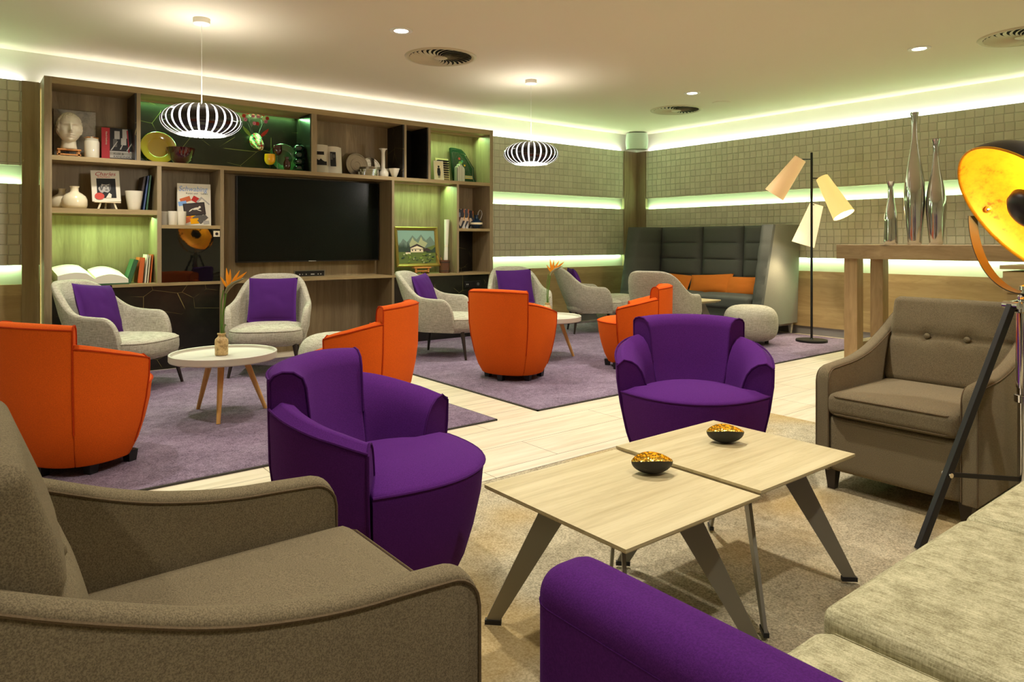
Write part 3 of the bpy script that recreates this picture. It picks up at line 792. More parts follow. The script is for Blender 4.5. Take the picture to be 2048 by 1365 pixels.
va = make_vase(); va.location = (1.34, 4.70, .3955); va.rotation_euler = (0, 0, radians(AZ-90)); va['label'] = 'tan bottle with an orange bird of paradise flower on the nearer round table'
v2 = copy_tree(va); v2.location = (4.47, 5.08, .3955); v2.rotation_euler = (0, 0, radians(AZ-90)); v2['label'] = 'tan bottle with an orange bird of paradise flower on the farther round table'

# ------------------------------------------------------------------ booth
bt = empty('booth_sofa', (7.6, 5.63, .014), 0, 'high-backed dark grey quilted booth sofa in the corner', 'sofa')
def BX(x): return x-7.6
def BY(y): return y-5.63
Y0, Y1 = 4.52, 6.72
H = 1.315
def channel(z, z0, z1, k=4, amp=.03):
    f = (z-z0)/(z1-z0)*k; f = f-math.floor(f) if z < z1-1e-6 else 1
    return amp*(abs(sin(pi*f))**.3 if 0 < f < 1 else 0)
for a, b in ((4.66, 5.21), (5.21, 5.84), (5.84, 6.56)):
    rs = []; NZ = 48
    for j in range(15):
        y = lerp(a, b, j/14); e = (1-abs(2*j/14-1)**6); r = []
        for i in range(NZ+1):
            z = lerp(.44, H, i/NZ); r.append(Vector((BX(7.92-channel(z, .44, H)*e-.06*e+(z-.44)*.06), BY(y), z)))
        r += [Vector((BX(8.02), BY(y), H)), Vector((BX(8.02), BY(y), .44))]
        rs.append(r)
    MB().rings(rs).build('back_panel', 'greybooth', bt, angle=60)
for s_, (yo, yi) in (('r', (Y0, 4.66)), ('l', (Y1, 6.56))):
    rs = []
    sg = 1 if yi > yo else -1
    for i in range(49):
        z = lerp(.13, H, i/48); xf = lerp(7.20, 7.46, (z-.13)/(H-.13)); am = channel(z, .44, H) if z > .44 else 0
        lean = (z-.13)*.03
        fx_ = xf-am*.9
        rs.append([Vector((BX(8.03), BY(yo-sg*lean), z)), Vector((BX(xf+.03), BY(yo-sg*lean), z)), Vector((BX(xf), BY(yo-sg*lean+sg*.012), z)),
                   Vector((BX(fx_), BY(yo+sg*.07), z)), Vector((BX(xf+.01), BY(yi-sg*.01), z)), Vector((BX(xf+.05), BY(yi+sg*am*.7), z)), Vector((BX(8.03), BY(yi+sg*am*.7), z))])
    mbx = MB().rings(rs)
    for q in range(48*7): mbx.mi[q] = 0 if q % 7 in (0, 6) else 1
    mbx.build('side_panel', ['greyouter', 'greybooth'], bt, angle=50)
# inner right side wears the darker cloth
for a, b in ((4.67, 5.55), (5.56, 6.55)):
    MB().rbox(BX(7.56), BY((a+b)/2), .385, .36, (b-a)/2, .075, .04, bulge=.01, n=14).build('seat_cushion', 'greybooth', bt, angle=0)
MB().rbox(BX(7.58), BY(5.6), .235, .34, .94, .085, .02, n=8).build('base', 'greybooth', bt, angle=0)
m = MB(); m.box(BX(7.26), BX(8.0), BY(4.56), BY(4.60), .10, .135); m.box(BX(7.26), BX(8.0), BY(6.64), BY(6.68), .10, .135); m.box(BX(7.26), BX(7.30), BY(4.6), BY(6.64), .10, .135); m.build('frame', 'steel', bt, smooth=False)
for x in (7.28, 7.98):
    for y in (4.58, 6.66):
        m = MB(); m.rings([[Vector((BX(x)+dx*q, BY(y)+dy*q, z)) for dx, dy in ((-.02, -.02), (.02, -.02), (.02, .02), (-.02, .02))] for z, q in ((0, .6), (.11, 1.1))]); m.build('leg', 'tabletop_grey', bt, smooth=False)
GC = 'burnt orange cushions on the booth'
oc = pillow_mb(.64, .27, .12).build('cushion', 'amber_cushion', angle=0)
for i, (y, zz, ti, l) in enumerate(((6.18, .545, -4, 'burnt orange cushion at the far left of the booth, partly hidden'), (5.54, .555, 4, 'burnt orange oblong cushion in the middle of the booth seat'), (4.99, .545, 2, 'burnt orange oblong cushion at the right end of the booth seat'))):
    c = oc if i == 0 else copy_tree(oc)
    c.matrix_world = Matrix.Translation((7.70, y, zz+.02)) @ Matrix.Rotation(radians(90), 4, 'Z') @ Matrix.Rotation(radians(24), 4, 'X') @ Matrix.Rotation(radians(ti), 4, 'Y'); tag(c, l, 'cushion', GC)

# ------------------------------------------------------------------ three-shade floor lamp
fl = empty('floor_lamp', (7.46, 4.03, .014), 0, 'black floor lamp with three glowing cone shades beside the booth', 'floor lamp')
MB().lathe([(0, 0), (.165, 0), (.168, .006), (.165, .024), (.02, .028), (.013, .04)], 48).build('base', 'black', fl, angle=30)
MB().lathe([(.013, .03), (.013, 2.10), (.011, 2.105), (0, 2.105)], 16).build('pole', 'black', fl, angle=30)
def lampshade(a, b, r0, r1, mat, label=None):
    a, b = [RGT*q[0]-FWD*q[2]+UP*q[1] for q in (a, b)]
    m = MB(); m.rings(cone(a, b, r0, r1, 32), cap=False); m.rings(cone(a, b, r0-.002, r1-.002, 32), cap=False)
    sh = m.build('lamp_shade', mat, fl, angle=60)
    d = (b-a).normalized(); m = MB(); m.rings([cone(a+d*.012, a+d*.016, r0-.004, r0-.004, 24)[0], cone(a+d*.012, a+d*.016, r0-.004, r0-.004, 24)[1]]); m.build('shade_cap', 'whitepaint', sh)
    q = a.lerp(b, .88); m = MB(); rr = lerp(r0, r1, .86)-.006; m.rings(cone(q, q+d*.004, rr, rr, 24)); m.build('lamp_glass', 'bulb', sh)
    m = MB(); h_ = Vector((0, 0, a.z)); m.tube([h_, a+d*.01], .006, 8); m.build('arm', 'black', fl)
    p = fl.location+b+d*.05
    l = light('lamp_light', 'SPOT', p, 22, (1, .82, .55), .06, spot=120, blend=.7); l.rotation_euler = (d.to_track_quat('-Z', 'Y')).to_euler()
lampshade((-.150, 2.03, .06), (-.395, 1.64, -.06), .066, .115, 'shade_a')
lampshade((.095, 1.82, .05), (.245, 1.40, .24), .066, .115, 'shade_b')
lampshade((.10, 1.53, -.10), (-.03, 1.08, -.16), .072, .125, 'shade_c')

# ------------------------------------------------------------------ bar table and vases
bar = empty('bar_table', (6.78, 2.35, 0), 0, 'tall rustic oak bar table on square posts along the right side', 'bar table')
MB().box(-.38, .36, -1.15, .87, .97, 1.10).build('tabletop', 'rustic', bar, bevel=.006, smooth=False)
for y in (.76, -1.0):
    for x in (-.27, .25): MB().box(x-.06, x+.06, y-.06, y+.06, 0, .97).build('leg', 'rustic_v', bar, bevel=.003, smooth=False)
    MB().box(-.21, .19, y-.05, y+.05, .10, .2).build('crossbar', 'rustic', bar, smooth=False)
MB().box(.21, .29, -.94, .70, .16, .24).build('footrest', 'rustic', bar, smooth=False)
GV = 'slender silver vases on the bar table'
def svase(x, y, prof, label, tw=1):
    H_ = prof[-1][1]
    o = MB().lathe([(0, .001)]+prof+[(prof[-1][0]-.004, H_), (prof[-2][0]-.004, prof[-2][1]), (0, prof[-2][1]-.02)], 40).build('silver_vase', 'silver', angle=50); o.location = (x, y, 1.10); return tag(o, label, 'vase', GV)
def scalep(h, R, r, base=.036):
    P_ = [(base, .0), (base+.004, .01), (base+.01, .1*h), (R*.96, .26*h), (R, .36*h), (R*.97, .44*h), (R*.80, .55*h), (R*.52, .66*h), (r*1.15, .77*h), (r, .86*h), (r*1.1, .94*h), (r*1.7, .985*h), (r*1.75, h)]
    out = []
    for i in range(len(P_)-1):
        for k in range(4):
            f = k/4; out.append((lerp(P_[i][0], P_[i+1][0], f), lerp(P_[i][1], P_[i+1][1], f)))
    out.append(P_[-1])
    rr = [p[0] for p in out]
    for _ in range(10): rr = [rr[0]]+[(rr[i-1]+rr[i]*2+rr[i+1])/4 for i in range(1, len(rr)-1)]+[rr[-1]]
    return [(a, p[1]) for a, p in zip(rr, out)]
svase(6.70, 2.66, scalep(1.18, .087, .020, .052), 'tallest slender silver vase, middle of the three on the bar table')
svase(6.66, 2.845, scalep(.575, .056, .022, .052), 'shortest silver vase, at the bar table end nearest the lamp')
svase(6.74, 2.50, scalep(.93, .080, .022, .050), 'medium tall silver vase nearest the gold dish lamp')
cb = empty('wall_sideboard', (7.78, 1.2, 0), 0, 'light oak wall-mounted sideboard behind the gold dish lamp', 'sideboard')
MB().box(-.28, .3, -1.1, 1.05, .875, .91).build('worktop', 'oak_panel', cb, bevel=.003, smooth=False)
MB().box(-.26, .3, -1.08, 1.03, .66, .855).build('body', 'oak_panel', cb, smooth=False)
MB().box(-.25, .3, -1.0, 1.0, 0, .66).build('plinth_panel', 'oak_panel', cb, smooth=False)

# ------------------------------------------------------------------ gold dish studio lamp
LP = Vector((3.165, .868, 0)); HZ = .945
td = empty('tripod_lamp', (LP.x, LP.y, 0), 0, 'studio tripod lamp with large black dish and gold leaf inside', 'floor lamp')
c0 = Vector((0, 0, 1.238)); R_ = .305
vray = Vector((LP.x, LP.y, .14)).normalized(); rr_ = vray.cross(UP).normalized()
nrm = (-.46*vray-.69*rr_-.56*UP).normalized()
hx = nrm.cross(UP).normalized()
FM = frame(c0, hx, nrm)          # z = opening direction
prof = []; prof2 = []
for i in range(22):
    a = pi/2*(i/21)*.96
    prof.append((R_*sin(a)**.9 if a > 0 else 0, -.21*cos(a)**1.0)); prof2.append(((R_-.006)*sin(a)**.9 if a > 0 else 0, -.21*cos(a)+.006))
k0 = prof[-1][1]; 
def lath_open(prof, mat, name, parent, M4, seg=64):
    m = MB(); vs = []; fs = []
    for r, z in prof:
        for k in range(seg): vs.append(M4 @ Vector((r*cos(2*pi*k/seg), r*sin(2*pi*k/seg), z)))
    for i in range(len(prof)-1):
        for k in range(seg): fs.append((i*seg+k, i*seg+(k+1) % seg, (i+1)*seg+(k+1) % seg, (i+1)*seg+k))
    m.add(vs, fs); return m.build(name, mat, parent, angle=0)
prof = [(r, z-k0) for r, z in prof]; prof2 = [(r, z-k0) for r, z in prof2]
dish = lath_open(prof, 'black', 'dish', td, FM)
lath_open(prof2+[prof[-1]], 'dish', 'gold_lining', dish, FM)
cap = lath_open([(.0, .030), (.03, .027), (.06, .016), (.080, -.002), (.088, -.03), (.084, -.034), (.05, -.02), (0, -.01)], 'black', 'bulb_cap', dish, FM, 40)
MB().rings([[FM @ v for v in r] for r in cone((0, 0, -.185), (0, 0, -.02), .008, .008, 10)]).build('cap_rod', 'black', dish)
for s_ in (-1, 1):
    MB().lathe([(0, -.012), (.012, -.012), (.014, -.004), (.010, .006), (0, .008)], 16, M4=FM @ Matrix.Translation((s_*(R_-.035), 0, -.045)) @ Matrix.Rotation(-s_*pi/2, 4, 'Y')).build('pivot_screw', 'chrome', dish)
# semicircular yoke, brass inside, black outside
m = MB(); mb2 = MB(); Rb = R_+.012; ro = []; ri = []
hx2 = Vector((hx.x, hx.y, 0)).normalized(); tn = hx2.cross(UP)
for i in range(41):
    a = pi*i/40; p = c0+hx2*cos(a)*Rb-UP*sin(a)*Rb*.96; pd = (hx2*cos(a)-UP*sin(a)).normalized(); w_ = tn*.019
    ro.append([p+w_+pd*.004, p-w_+pd*.004, p-w_+pd*.0015, p+w_+pd*.0015]); ri.append([p+w_*.98+pd*.0014, p-w_*.98+pd*.0014, p-w_*.98, p+w_*.98])
yk = m.rings(ro).build('yoke', 'black', td, angle=50); mb2.rings(ri).build('brass_band', 'brass', yk, angle=50)
MB().lathe([(0, .0), (.022, 0), (.024, .01), (.016, .022), (.010, .03), (.018, .036), (.016, .05), (0, .056)], 24, (0, 0, HZ-.035)).build('hub_knob', 'chrome', td)
MB().lathe([(.045, HZ-.085), (.05, HZ-.08), (.05, HZ-.045), (.02, HZ-.035)], 24).build('hub', 'chrome', td, angle=30)
MB().lathe([(.023, .16), (.023, .55), (.025, .551), (.025, .575), (.028, .576), (.028, HZ-.07)], 20).build('centre_pole', 'chrome', td, angle=30)
MB().lathe([(.031, .52), (.034, .522), (.034, .548), (.031, .55)], 20).build('pole_clamp', 'chrome', td, angle=30)
feet = [Vector((2.72-LP.x, 1.065-LP.y, 0)), Vector((.36, .085, 0)), Vector((-.02, -.42, 0))]
ctr = Vector((0, 0, .19)); 
for f in feet:
    d = f.normalized(); p = d*.062+Vector((0, 0, HZ-.055)); sd = d.cross(UP)*.011; nn = (f-p).normalized(); up_ = sd.normalized().cross(nn)*.014
    f = Vector((f.x, f.y, .016))
    leg = MB().rings([[p+sd+up_, p-sd+up_, p-sd-up_, p+sd-up_], [f+sd+up_, f-sd+up_, f-sd-up_, f+sd-up_]]).build('leg', 'black', td, bevel=.002, smooth=False)
    MB().lathe([(0, -.03), (.014, -.03), (.014, .03), (0, .03)], 16, M4=frame(p, d, sd)).build('joint', 'chrome', leg)
    b_ = p.lerp(f, .70); bm_ = Vector((0, 0, b_.z-.05))
    u_ = UP*.008; w_ = sd.normalized()*.004
    MB().rings([[b_+u_+w_, b_+u_-w_, b_-u_-w_, b_-u_+w_], [bm_+u_+w_, bm_+u_-w_, bm_-u_-w_, bm_-u_+w_]]).build('brace', 'black', td, smooth=False)
    MB().lathe([(0, -.018), (.009, -.018), (.009, .018), (0, .018)], 12, M4=frame(b_, d, sd)).build('brace_bolt', 'chrome', leg)
pl_ = Vector((LP.x, LP.y, 0))+(FM @ Vector((0, 0, -.055)))
light('dish_light', 'POINT', pl_, 9, (1, .84, .55), .03)

# ------------------------------------------------------------------ wall shelf
YS, YB = 6.72, 7.10
sh = empty('wall_shelf', (2.8, 6.92, 0), 0, 'large oak wall shelf with green lit compartments around the television', 'shelf unit')
def SB(name, x0, x1, z0, z1, mat, y0=YS, y1=YB, bev=0, parent=sh):
    return MB().box(x0-2.8, x1-2.8, y0-6.92, y1-6.92, z0, z1).build(name, mat, parent, smooth=False, bevel=bev)
SB('side_panel', .551, .604, 0, 2.46, 'wood_v'); SB('side_panel', 4.997, 5.045, 0, 2.46, 'wood_v')
SB('top_panel', .604, 4.997, 2.407, 2.46, 'wood_h')
SB('shelf_board', .604, 4.997, 1.79, 1.828, 'wood_h')
SB('shelf_board', .604, 1.375, 1.36, 1.402, 'wood_h', YS+.001)
SB('shelf_board', 1.412, 1.905, 1.244, 1.275, 'wood_h', YS+.001)
SB('shelf_board', 4.555, 4.997, 1.25, 1.28, 'wood_h', YS+.001)
SB('shelf_board', .604, 4.997, .738, .764, 'wood_h')
for x0, x1, z0, z1 in ((1.216, 1.246, 1.828, 2.407), (2.779, 2.836, 1.828, 2.407), (3.836, 3.862, 1.828, 2.407), (4.142, 4.172, 1.828, 2.407),
                       (1.376, 1.411, .764, 1.79), (1.906, 1.938, 0, 1.79), (3.683, 3.711, 0, 1.79), (4.525, 4.554, .764, 1.79)):
    SB('divider', x0, x1, z0, z1, 'wood_v', YS+.0015)
for x0, x1, z0, z1, mt in ((.604, 1.216, 1.828, 2.407, 'wood_v'), (1.246, 2.779, 1.828, 2.407, 'marble'), (2.836, 3.836, 1.828, 2.407, 'wood_v'), (3.862, 4.142, 1.828, 2.407, 'marble'),
                          (4.172, 4.997, 1.828, 2.407, 'wood_v'), (.604, 1.376, 1.402, 1.79, 'wood_v'), (.604, 1.376, .764, 1.36, 'wood_v'), (1.411, 1.906, 1.275, 1.79, 'wood_v'),
                          (1.938, 3.683, .764, 1.79, 'wood_v'), (3.711, 4.525, .764, 1.79, 'wood_v'), (4.554, 4.997, 1.28, 1.79, 'wood_v'), (4.554, 4.997, .764, 1.25, 'marble'), (1.938, 3.683, 0, .738, 'wood_v')):
    SB('back_panel' if mt != 'marble' else 'marble_back', x0, x1, z0, z1, mt, YB-.02 if x0 != 1.938 else YB-.02)
SB('marble_lining', 3.822, 3.836, 1.83, 2.405, 'marble', YS+.01, YB-.02); SB('marble_lining', 4.130, 4.142, 1.83, 2.405, 'marble', YS+.01, YB-.02); SB('marble_lining', 2.768, 2.779, 1.83, 2.405, 'marble', YS+.01, YB-.02)
SB('marble_lining', 1.204, 1.216, 1.83, 2.405, 'marble', YS+.01, YB-.02)
SB('marble_front', .604, 1.906, .0, .738, 'marble', YS+.03, YS+.05); SB('marble_front', 3.711, 4.997, .0, .738, 'marble', YS+.03, YS+.05)
gd = SB('glass_door', 1.413, 1.904, .766, 1.242, 'blackglass', YS+.006, YS+.014)
SB('lock', 1.846, 1.900, 1.172, 1.226, 'whitewood', YS-.002, YS+.006, parent=gd)
MB().lathe([(0, 0), (.013, 0), (.013, .004), (0, .004)], 16, M4=Matrix.Translation((1.873-2.8, YS-.002-6.92, 1.199)) @ Matrix.Rotation(pi/2, 4, 'X')).build('lock_cylinder', 'black', gd)
def nook_led(x0, x1, z, e, col=(.52, 1, .42), off=.17):
    SB('led_strip', x0+.01, x1-.01, z-.004, z-.001, 'led_g2', YB-off-.02, YB-off-.005)
    SB('led_rail', x0, x1, z-.016, z, 'wood_h', YB-off-.045, YB-off-.03)
    light('shelf_led', 'AREA', ((x0+x1)/2, YB-off, z-.010), e, col, x1-x0-.06, (radians(-25), 0, 0), size_y=.02)
    SB('led_rail', x0, x1, z-.02, z, 'wood_h', YS+.06, YS+.08) if False else None
nook_led(1.246, 2.768, 2.407, 15, (.34, 1, .34), .05); nook_led(4.172, 4.997, 2.407, 5.2); nook_led(.604, 1.376, 1.36, 6.5); nook_led(3.711, 4.525, 1.79, 6.5)
# light line down the left side of the unit
light('side_glow', 'AREA', (.53, 7.02, 1.25), 1.0, (1, .86, .38), 2.3, (0, radians(-90), 0), size_y=.02)

# ------------------------------------------------------------------ television, media panel, sockets
tv = empty('television', (2.90, 7.02, 1.345), 0, 'large black wall television in the middle of the shelf', 'television')
MB().box(-.765, .765, -.03, .03, -.425, .425).build('casing', 'black', tv, smooth=False, bevel=.004)
MB().box(-.757, .757, -.0325, -.029, -.412, .418).build('screen', 'screen', tv, smooth=False)
MB().box(-.04, .04, -.033, -.03, -.422, -.416).build('maker_plate', 'lightgrey', tv, smooth=False)
MB().box(-.2, .2, .03, .07, -.2, .2).build('wall_bracket', 'black', tv, smooth=False)
mp_ = empty('media_panel', (2.905, 7.075, .785), 0, 'silver framed black connection panel below the television', 'socket panel')
MB().box(-.168, .168, -.006, .005, -.042, .042).build('frame', 'steel', mp_, smooth=False)
MB().box(-.158, .158, -.008, -.004, -.034, .034).build('face', 'black', mp_, smooth=False)
for x, w_ in ((-.11, .012), (-.08, .006), (-.04, .012), (.02, .02), (.04, .02), (.09, .012), (.12, .012)): MB().box(x-w_/2, x+w_/2, -.0095, -.007, -.006, .006).build('port', 'lightgrey', mp_, smooth=False)
GSK = 'black power sockets on the marble panel'
for k, x in enumerate((4.685, 4.762, 4.839)):
    s_ = empty('power_socket', (x, YS+.028, .625), 0, ('black double-hole power outlet on the marble, leftmost of three', 'plain black socket cover between the two outlets on the marble', 'black round power outlet nearest the shelf end')[k], 'socket', GSK)
    MB().box(-.037, .037, -.008, .002, -.037, .037).build('plate', 'black', s_, smooth=False, bevel=.003)
    if k == 0:
        for dx in (-.01, .01): MB().box(dx-.005, dx+.005, -.010, -.007, -.006, .008).build('port', 'lightgrey', s_, smooth=False)
    if k == 2: MB().lathe([(.014, 0), (.018, 0), (.018, .003), (.014, .003)], 20, M4=Matrix.Translation((0, -.008, 0)) @ Matrix.Rotation(pi/2, 4, 'X')).build('outlet_ring', 'midgrey', s_)

M['musicpaper'] = plain('yellowed_paper', srgb(216, 190, 140), .8)
M['zithergreen'] = plain('zither_dark_green', srgb(20, 52, 34), .2)
M['glaze'] = plain('cream_glaze', srgb(236, 224, 190), .12, Coat_Weight=.4)
M['potwood'] = plain('pot_dark_wood', srgb(92, 56, 34), .5)
M['jugblue'] = plain('jug_dark_blue', srgb(16, 44, 70), .15, Coat_Weight=.4)
# ------------------------------------------------------------------ things on the shelf
Z1, Z2, Z2B, Z3, ZR = 1.828, 1.402, 1.275, .764, 1.28
def std(name, x, y, z, label, cat, group=None, rz=0): return empty(name, (x, y, z), radians(rz), label, cat, group)
def book(name, x, y, z, w_, h, th, mat, label, group=None, rz=0, tilt=0, lean=0, cat='book', parts=True):
    """cover faces -y; tilt leans back, lean tips sideways"""
    t = std(name, x, y, z, label, cat, group); t.rotation_euler = (radians(-tilt), radians(lean), radians(rz))
    m = MB(); m.box(-w_/2, w_/2, -th/2, -th/2+.002, 0, h).box(-w_/2, w_/2, th/2-.002, th/2, 0, h).box(-w_/2, -w_/2+.002, -th/2, th/2, 0, h)
    m.build('cover', mat, t, smooth=False)
    MB().box(-w_/2+.002, w_/2-.004, -th/2+.002, th/2-.002, .003, h-.003).build('pages', 'paper', t, smooth=False)
    return t
def spine_book(x, y, z, th, h, dep, mat, label, group, lean=0, name='book'):
    """spine faces -y"""
    t = std(name, x, y, z, label, 'book', group); t.rotation_euler = (0, radians(lean), 0)
    m = MB(); m.box(-th/2, -th/2+.002, 0, dep, 0, h).box(th/2-.002, th/2, 0, dep, 0, h).box(-th/2, th/2, 0, .003, 0, h); m.build('cover', mat, t, smooth=False)
    MB().box(-th/2+.002, th/2-.002, .003, dep-.004, .003, h-.003).build('pages', 'paper', t, smooth=False); return t
def patches(name, parent, y, lst, mats):
    """flat printed picture made of stacked shapes: (material index, points)"""
    m = MB()
    for k, (mi, pts) in enumerate(lst): m.prism(pts, y-.0003*(k+1), y, mi)
    return m.build(name, mats, parent, smooth=False)
def rect(x0, x1, z0, z1): return [(x0, z0), (x1, z0), (x1, z1), (x0, z1)]
def ell(cx, cz, a, b, n=20, rot=0): return [(cx+a*cos(2*pi*k/n)*cos(rot)-b*sin(2*pi*k/n)*sin(rot), cz+a*cos(2*pi*k/n)*sin(rot)+b*sin(2*pi*k/n)*cos(rot)) for k in range(n)]
def rrect(cx, cz, w_, h, a): 
    return [(cx+x*cos(a)-z*sin(a), cz+x*sin(a)+z*cos(a)) for x, z in ((-w_/2, -h/2), (w_/2, -h/2), (w_/2, h/2), (-w_/2, h/2))]

# canvas on easel behind the head
cv = std('canvas', .80, 7.02, Z1, 'mottled grey square canvas leaning behind the plaster head', 'painting'); cv.rotation_euler = (radians(-6), 0, radians(0))
MB().box(-.155, .155, -.008, .008, 0, .43).build('board', 'canvas', cv, smooth=False, bevel=.002)
MB().box(-.145, .145, .008, .02, .01, .04).box(-.145, .145, .008, .02, .39, .42).build('stretcher', 'easelwood', cv, smooth=False)
es = std('tabletop_easel', .735, 6.86, Z1, 'small orange wood easel holding the plaster head', 'easel')
MB().box(-.085, .085, -.03, .05, .058, .070).build('ledge', 'easelwood', es, smooth=False, bevel=.002)
for x in (-.07, .07): MB().box(x-.008, x+.008, -.02, -.005, 0, .058).box(x-.008, x+.008, .09, .105, 0, .06).build('leg', 'easelwood', es, smooth=False)
MB().box(-.085, .085, -.02, -.005, .018, .030).build('crossbar', 'easelwood', es, smooth=False)
MB().box(-.012, .012, .085, .098, 0, .385).build('mast', 'bookdark', es, smooth=False)
# plaster head, a bald-necked classical head with curled hair
def head_mesh():
    m = MB(); NU, NV = 120, 96; vs = []
    G = lambda x, z, cx, cz, sx, sz: math.exp(-((x-cx)/sx)**2-((z-cz)/sz)**2)
    for j in range(NV+1):
        ph = -pi/2+pi*j/NV; cz_ = sin(ph)
        for i in range(NU):
            a = 2*pi*i/NU; cx_ = cos(ph)*sin(a); cy_ = -cos(ph)*cos(a)   # -y is the face
            x = cx_*.086; z = cz_*.128; y = cy_*.108
            f = smooth01((-cy_-.1)/.5)                 # face weight
            if z < 0: x *= 1+.10*(-z/.128)-.26*(-z/.128)**2.2; y *= 1-.10*(-z/.128)
            y = y*(1-.12*f)
            d = 0
            d += .030*G(x, z, 0, -.030, .013, .020)+.018*G(x, z, 0, .0, .010, .030)           # nose
            d += .010*G(x, z, -.036, .028, .026, .008)+.010*G(x, z, .036, .028, .026, .008)   # brow
            d -= .014*G(x, z, -.034, .010, .020, .011)+.014*G(x, z, .034, .010, .020, .011)   # sockets
            d += .007*G(x, z, -.034, .008, .013, .006)+.007*G(x, z, .034, .008, .013, .006)   # eyeballs
            d += .010*G(x, z, 0, -.062, .022, .0055)+.010*G(x, z, 0, -.075, .018, .0055)-.006*G(x, z, 0, -.0685, .024, .0028)  # lips
            d += .012*G(x, z, 0, -.104, .022, .014)+.006*G(x, z, -.05, -.03, .02, .02)+.006*G(x, z, .05, -.03, .02, .02)
            y -= d*f*1.45
            hair = smooth01(((z-.062)+max(0, .6-f)*.10)/.03)
            if abs(x) > .07 and z > -.05: hair = max(hair, smooth01((abs(x)-.070)/.012)*.9)
            if cy_ > .1: hair = max(hair, smooth01((z+.08)/.05))
            if hair > 0:
                q = .5+.5*sin(a*15+2*sin(ph*9))*cos(ph*17+2*sin(a*5)); k = 1+hair*(.05+.10*q); x *= k; y *= 1+(k-1)*.9; z *= 1+(k-1)*.25
            vs.append(Vector((x, y, z)))
    fs = [(j*NU+i, j*NU+(i+1) % NU, (j+1)*NU+(i+1) % NU, (j+1)*NU+i) for j in range(NV) for i in range(NU)]
    m.add(vs, fs)
    prof_ = []
    m.rings([[Vector((r*cos(2*pi*k/24), .018+r*1.05*sin(2*pi*k/24)+yo, z)) for k in range(24)] for r, z, yo in ((.056, -.175, .0), (.060, -.165, .0), (.054, -.135, .0), (.052, -.09, .004), (.052, -.05, .008))])
    return m
hd = head_mesh().build('plaster_head', 'plaster', angle=0); hd.location = (.737, 6.86, Z1+.070+.175); hd.rotation_euler = (0, 0, radians(0)); tag(hd, 'cream plaster classical head with curly hair on the top left shelf', 'sculpture')
cn = std('lidded_jar', .90, 6.86, Z1, 'cream ceramic jar with twigs on its lid, right of the plaster head', 'jar')
MB().lathe([(0, 0), (.052, 0), (.056, .006), (.057, .14), (.052, .155), (.046, .158), (0, .158)], 32).build('body', 'white', cn, angle=50)
MB().lathe([(0, .158), (.048, .158), (.05, .168), (.04, .174), (.012, .176), (.012, .19), (0, .192)], 32).build('lid', 'white', cn, angle=50)
m = MB()
for k in range(7):
    a = .9*k; m.tube([(-.05*cos(a), -.03*sin(a), .176), (0, 0, .185), (.055*cos(a+.3), .03*sin(a), .178+.006*(k % 3))], .0022, 5)
m.build('twigs', 'easelwood', cn)
kb = book('art_book', 1.095, 6.90, Z1, .235, .285, .028, 'red', 'red and grey art book with a monochrome photo standing on the top left shelf', rz=-6, tilt=3)
patches('cover_photo', kb, -.0142, [(0, rect(-.055, .114, .0, .285)), (1, rect(-.055, .114, .085, .285)), (2, rect(-.02, .02, .19, .26)), (2, rect(.04, .08, .2, .28)), (3, rect(-.03, .0, .12, .19)), (0, rect(.03, .07, .14, .2)), (2, ell(.0, .24, .012, .015)), (2, ell(.07, .22, .012, .015)),
        (0, [(-.05, .09), (.0, .17), (.006, .17), (-.04, .09)]), (0, [(.02, .1), (.05, .17), (.056, .17), (.03, .1)]), (0, [(.07, .09), (.11, .16), (.112, .15), (.08, .09)]), (4, rect(-.055, .114, .048, .075)), (0, rect(-.055, .114, .025, .05)), (5, rect(-.055, .114, 0, .024))],
        ['lightgrey', 'ink', 'lightgrey', 'midgrey', 'papergrey', 'bookdark'])
text('lettering', 'KLEE &', .026, 'ink', kb, (-.028, -.0192, .053)); text('lettering', 'KANDINSKY', .026, 'ink', kb, (-.028, -.0192, .027))
text('spine_lettering', 'Klee & Kandinsky', .016, 'paper', kb, (-.085, -.0162, .25), rot=(pi/2, pi/2, 0))
GB = 'books standing on the left shelves'
spine_book(1.190, 6.88, Z1, .010, .27, .17, 'red', 'thin red book behind the red and grey art book on the top left shelf', GB, -4)
# plates and glass in the green lit marble compartment
def plate(x, y, z, R_p, mat, label, tilt=14, rz=0):
    o = MB().lathe([(0, .004), (.58*R_p, .004), (.64*R_p, .012), (R_p*.985, .020), (R_p, .024), (R_p*.98, .026), (.64*R_p, .018), (.58*R_p, .010), (0, .010)], 56).build('plate', mat, angle=40)
    o.matrix_world = Matrix.Translation((x, y, z+R_p*cos(radians(tilt))+.004)) @ Matrix.Rotation(radians(rz), 4, 'Z') @ Matrix.Rotation(radians(90-tilt), 4, 'X'); return tag(o, label, 'plate', 'large glazed plates leaning on the marble')
plate(1.44, 6.99, Z1, .150, 'yplate', 'mustard yellow plate leaning on the marble under the pendant lamp')
plate(2.595, 6.99, Z1, .145, 'gplate', 'green plate leaning on the marble behind the glasses')
o = MB().lathe([(0, 0), (.035, 0), (.05, .004), (.085, .045), (.108, .10), (.118, .150), (.113, .150), (.103, .10), (.08, .05), (.045, .010), (0, .008)], 40); 
vs_ = []
for v in o.v:
    a = math.atan2(v[1], v[0]); r = sqrt(v[0]**2+v[1]**2); k = 1+.03*sin(a*22+v[2]*60); vs_.append((v[0]*k, v[1]*k, v[2]))
o.v = vs_; o = o.build('glass_bowl', 'redglass', angle=60); o.location = (1.60, 6.86, Z1); tag(o, 'dark red ribbed glass bowl in front of the mustard plate', 'bowl')
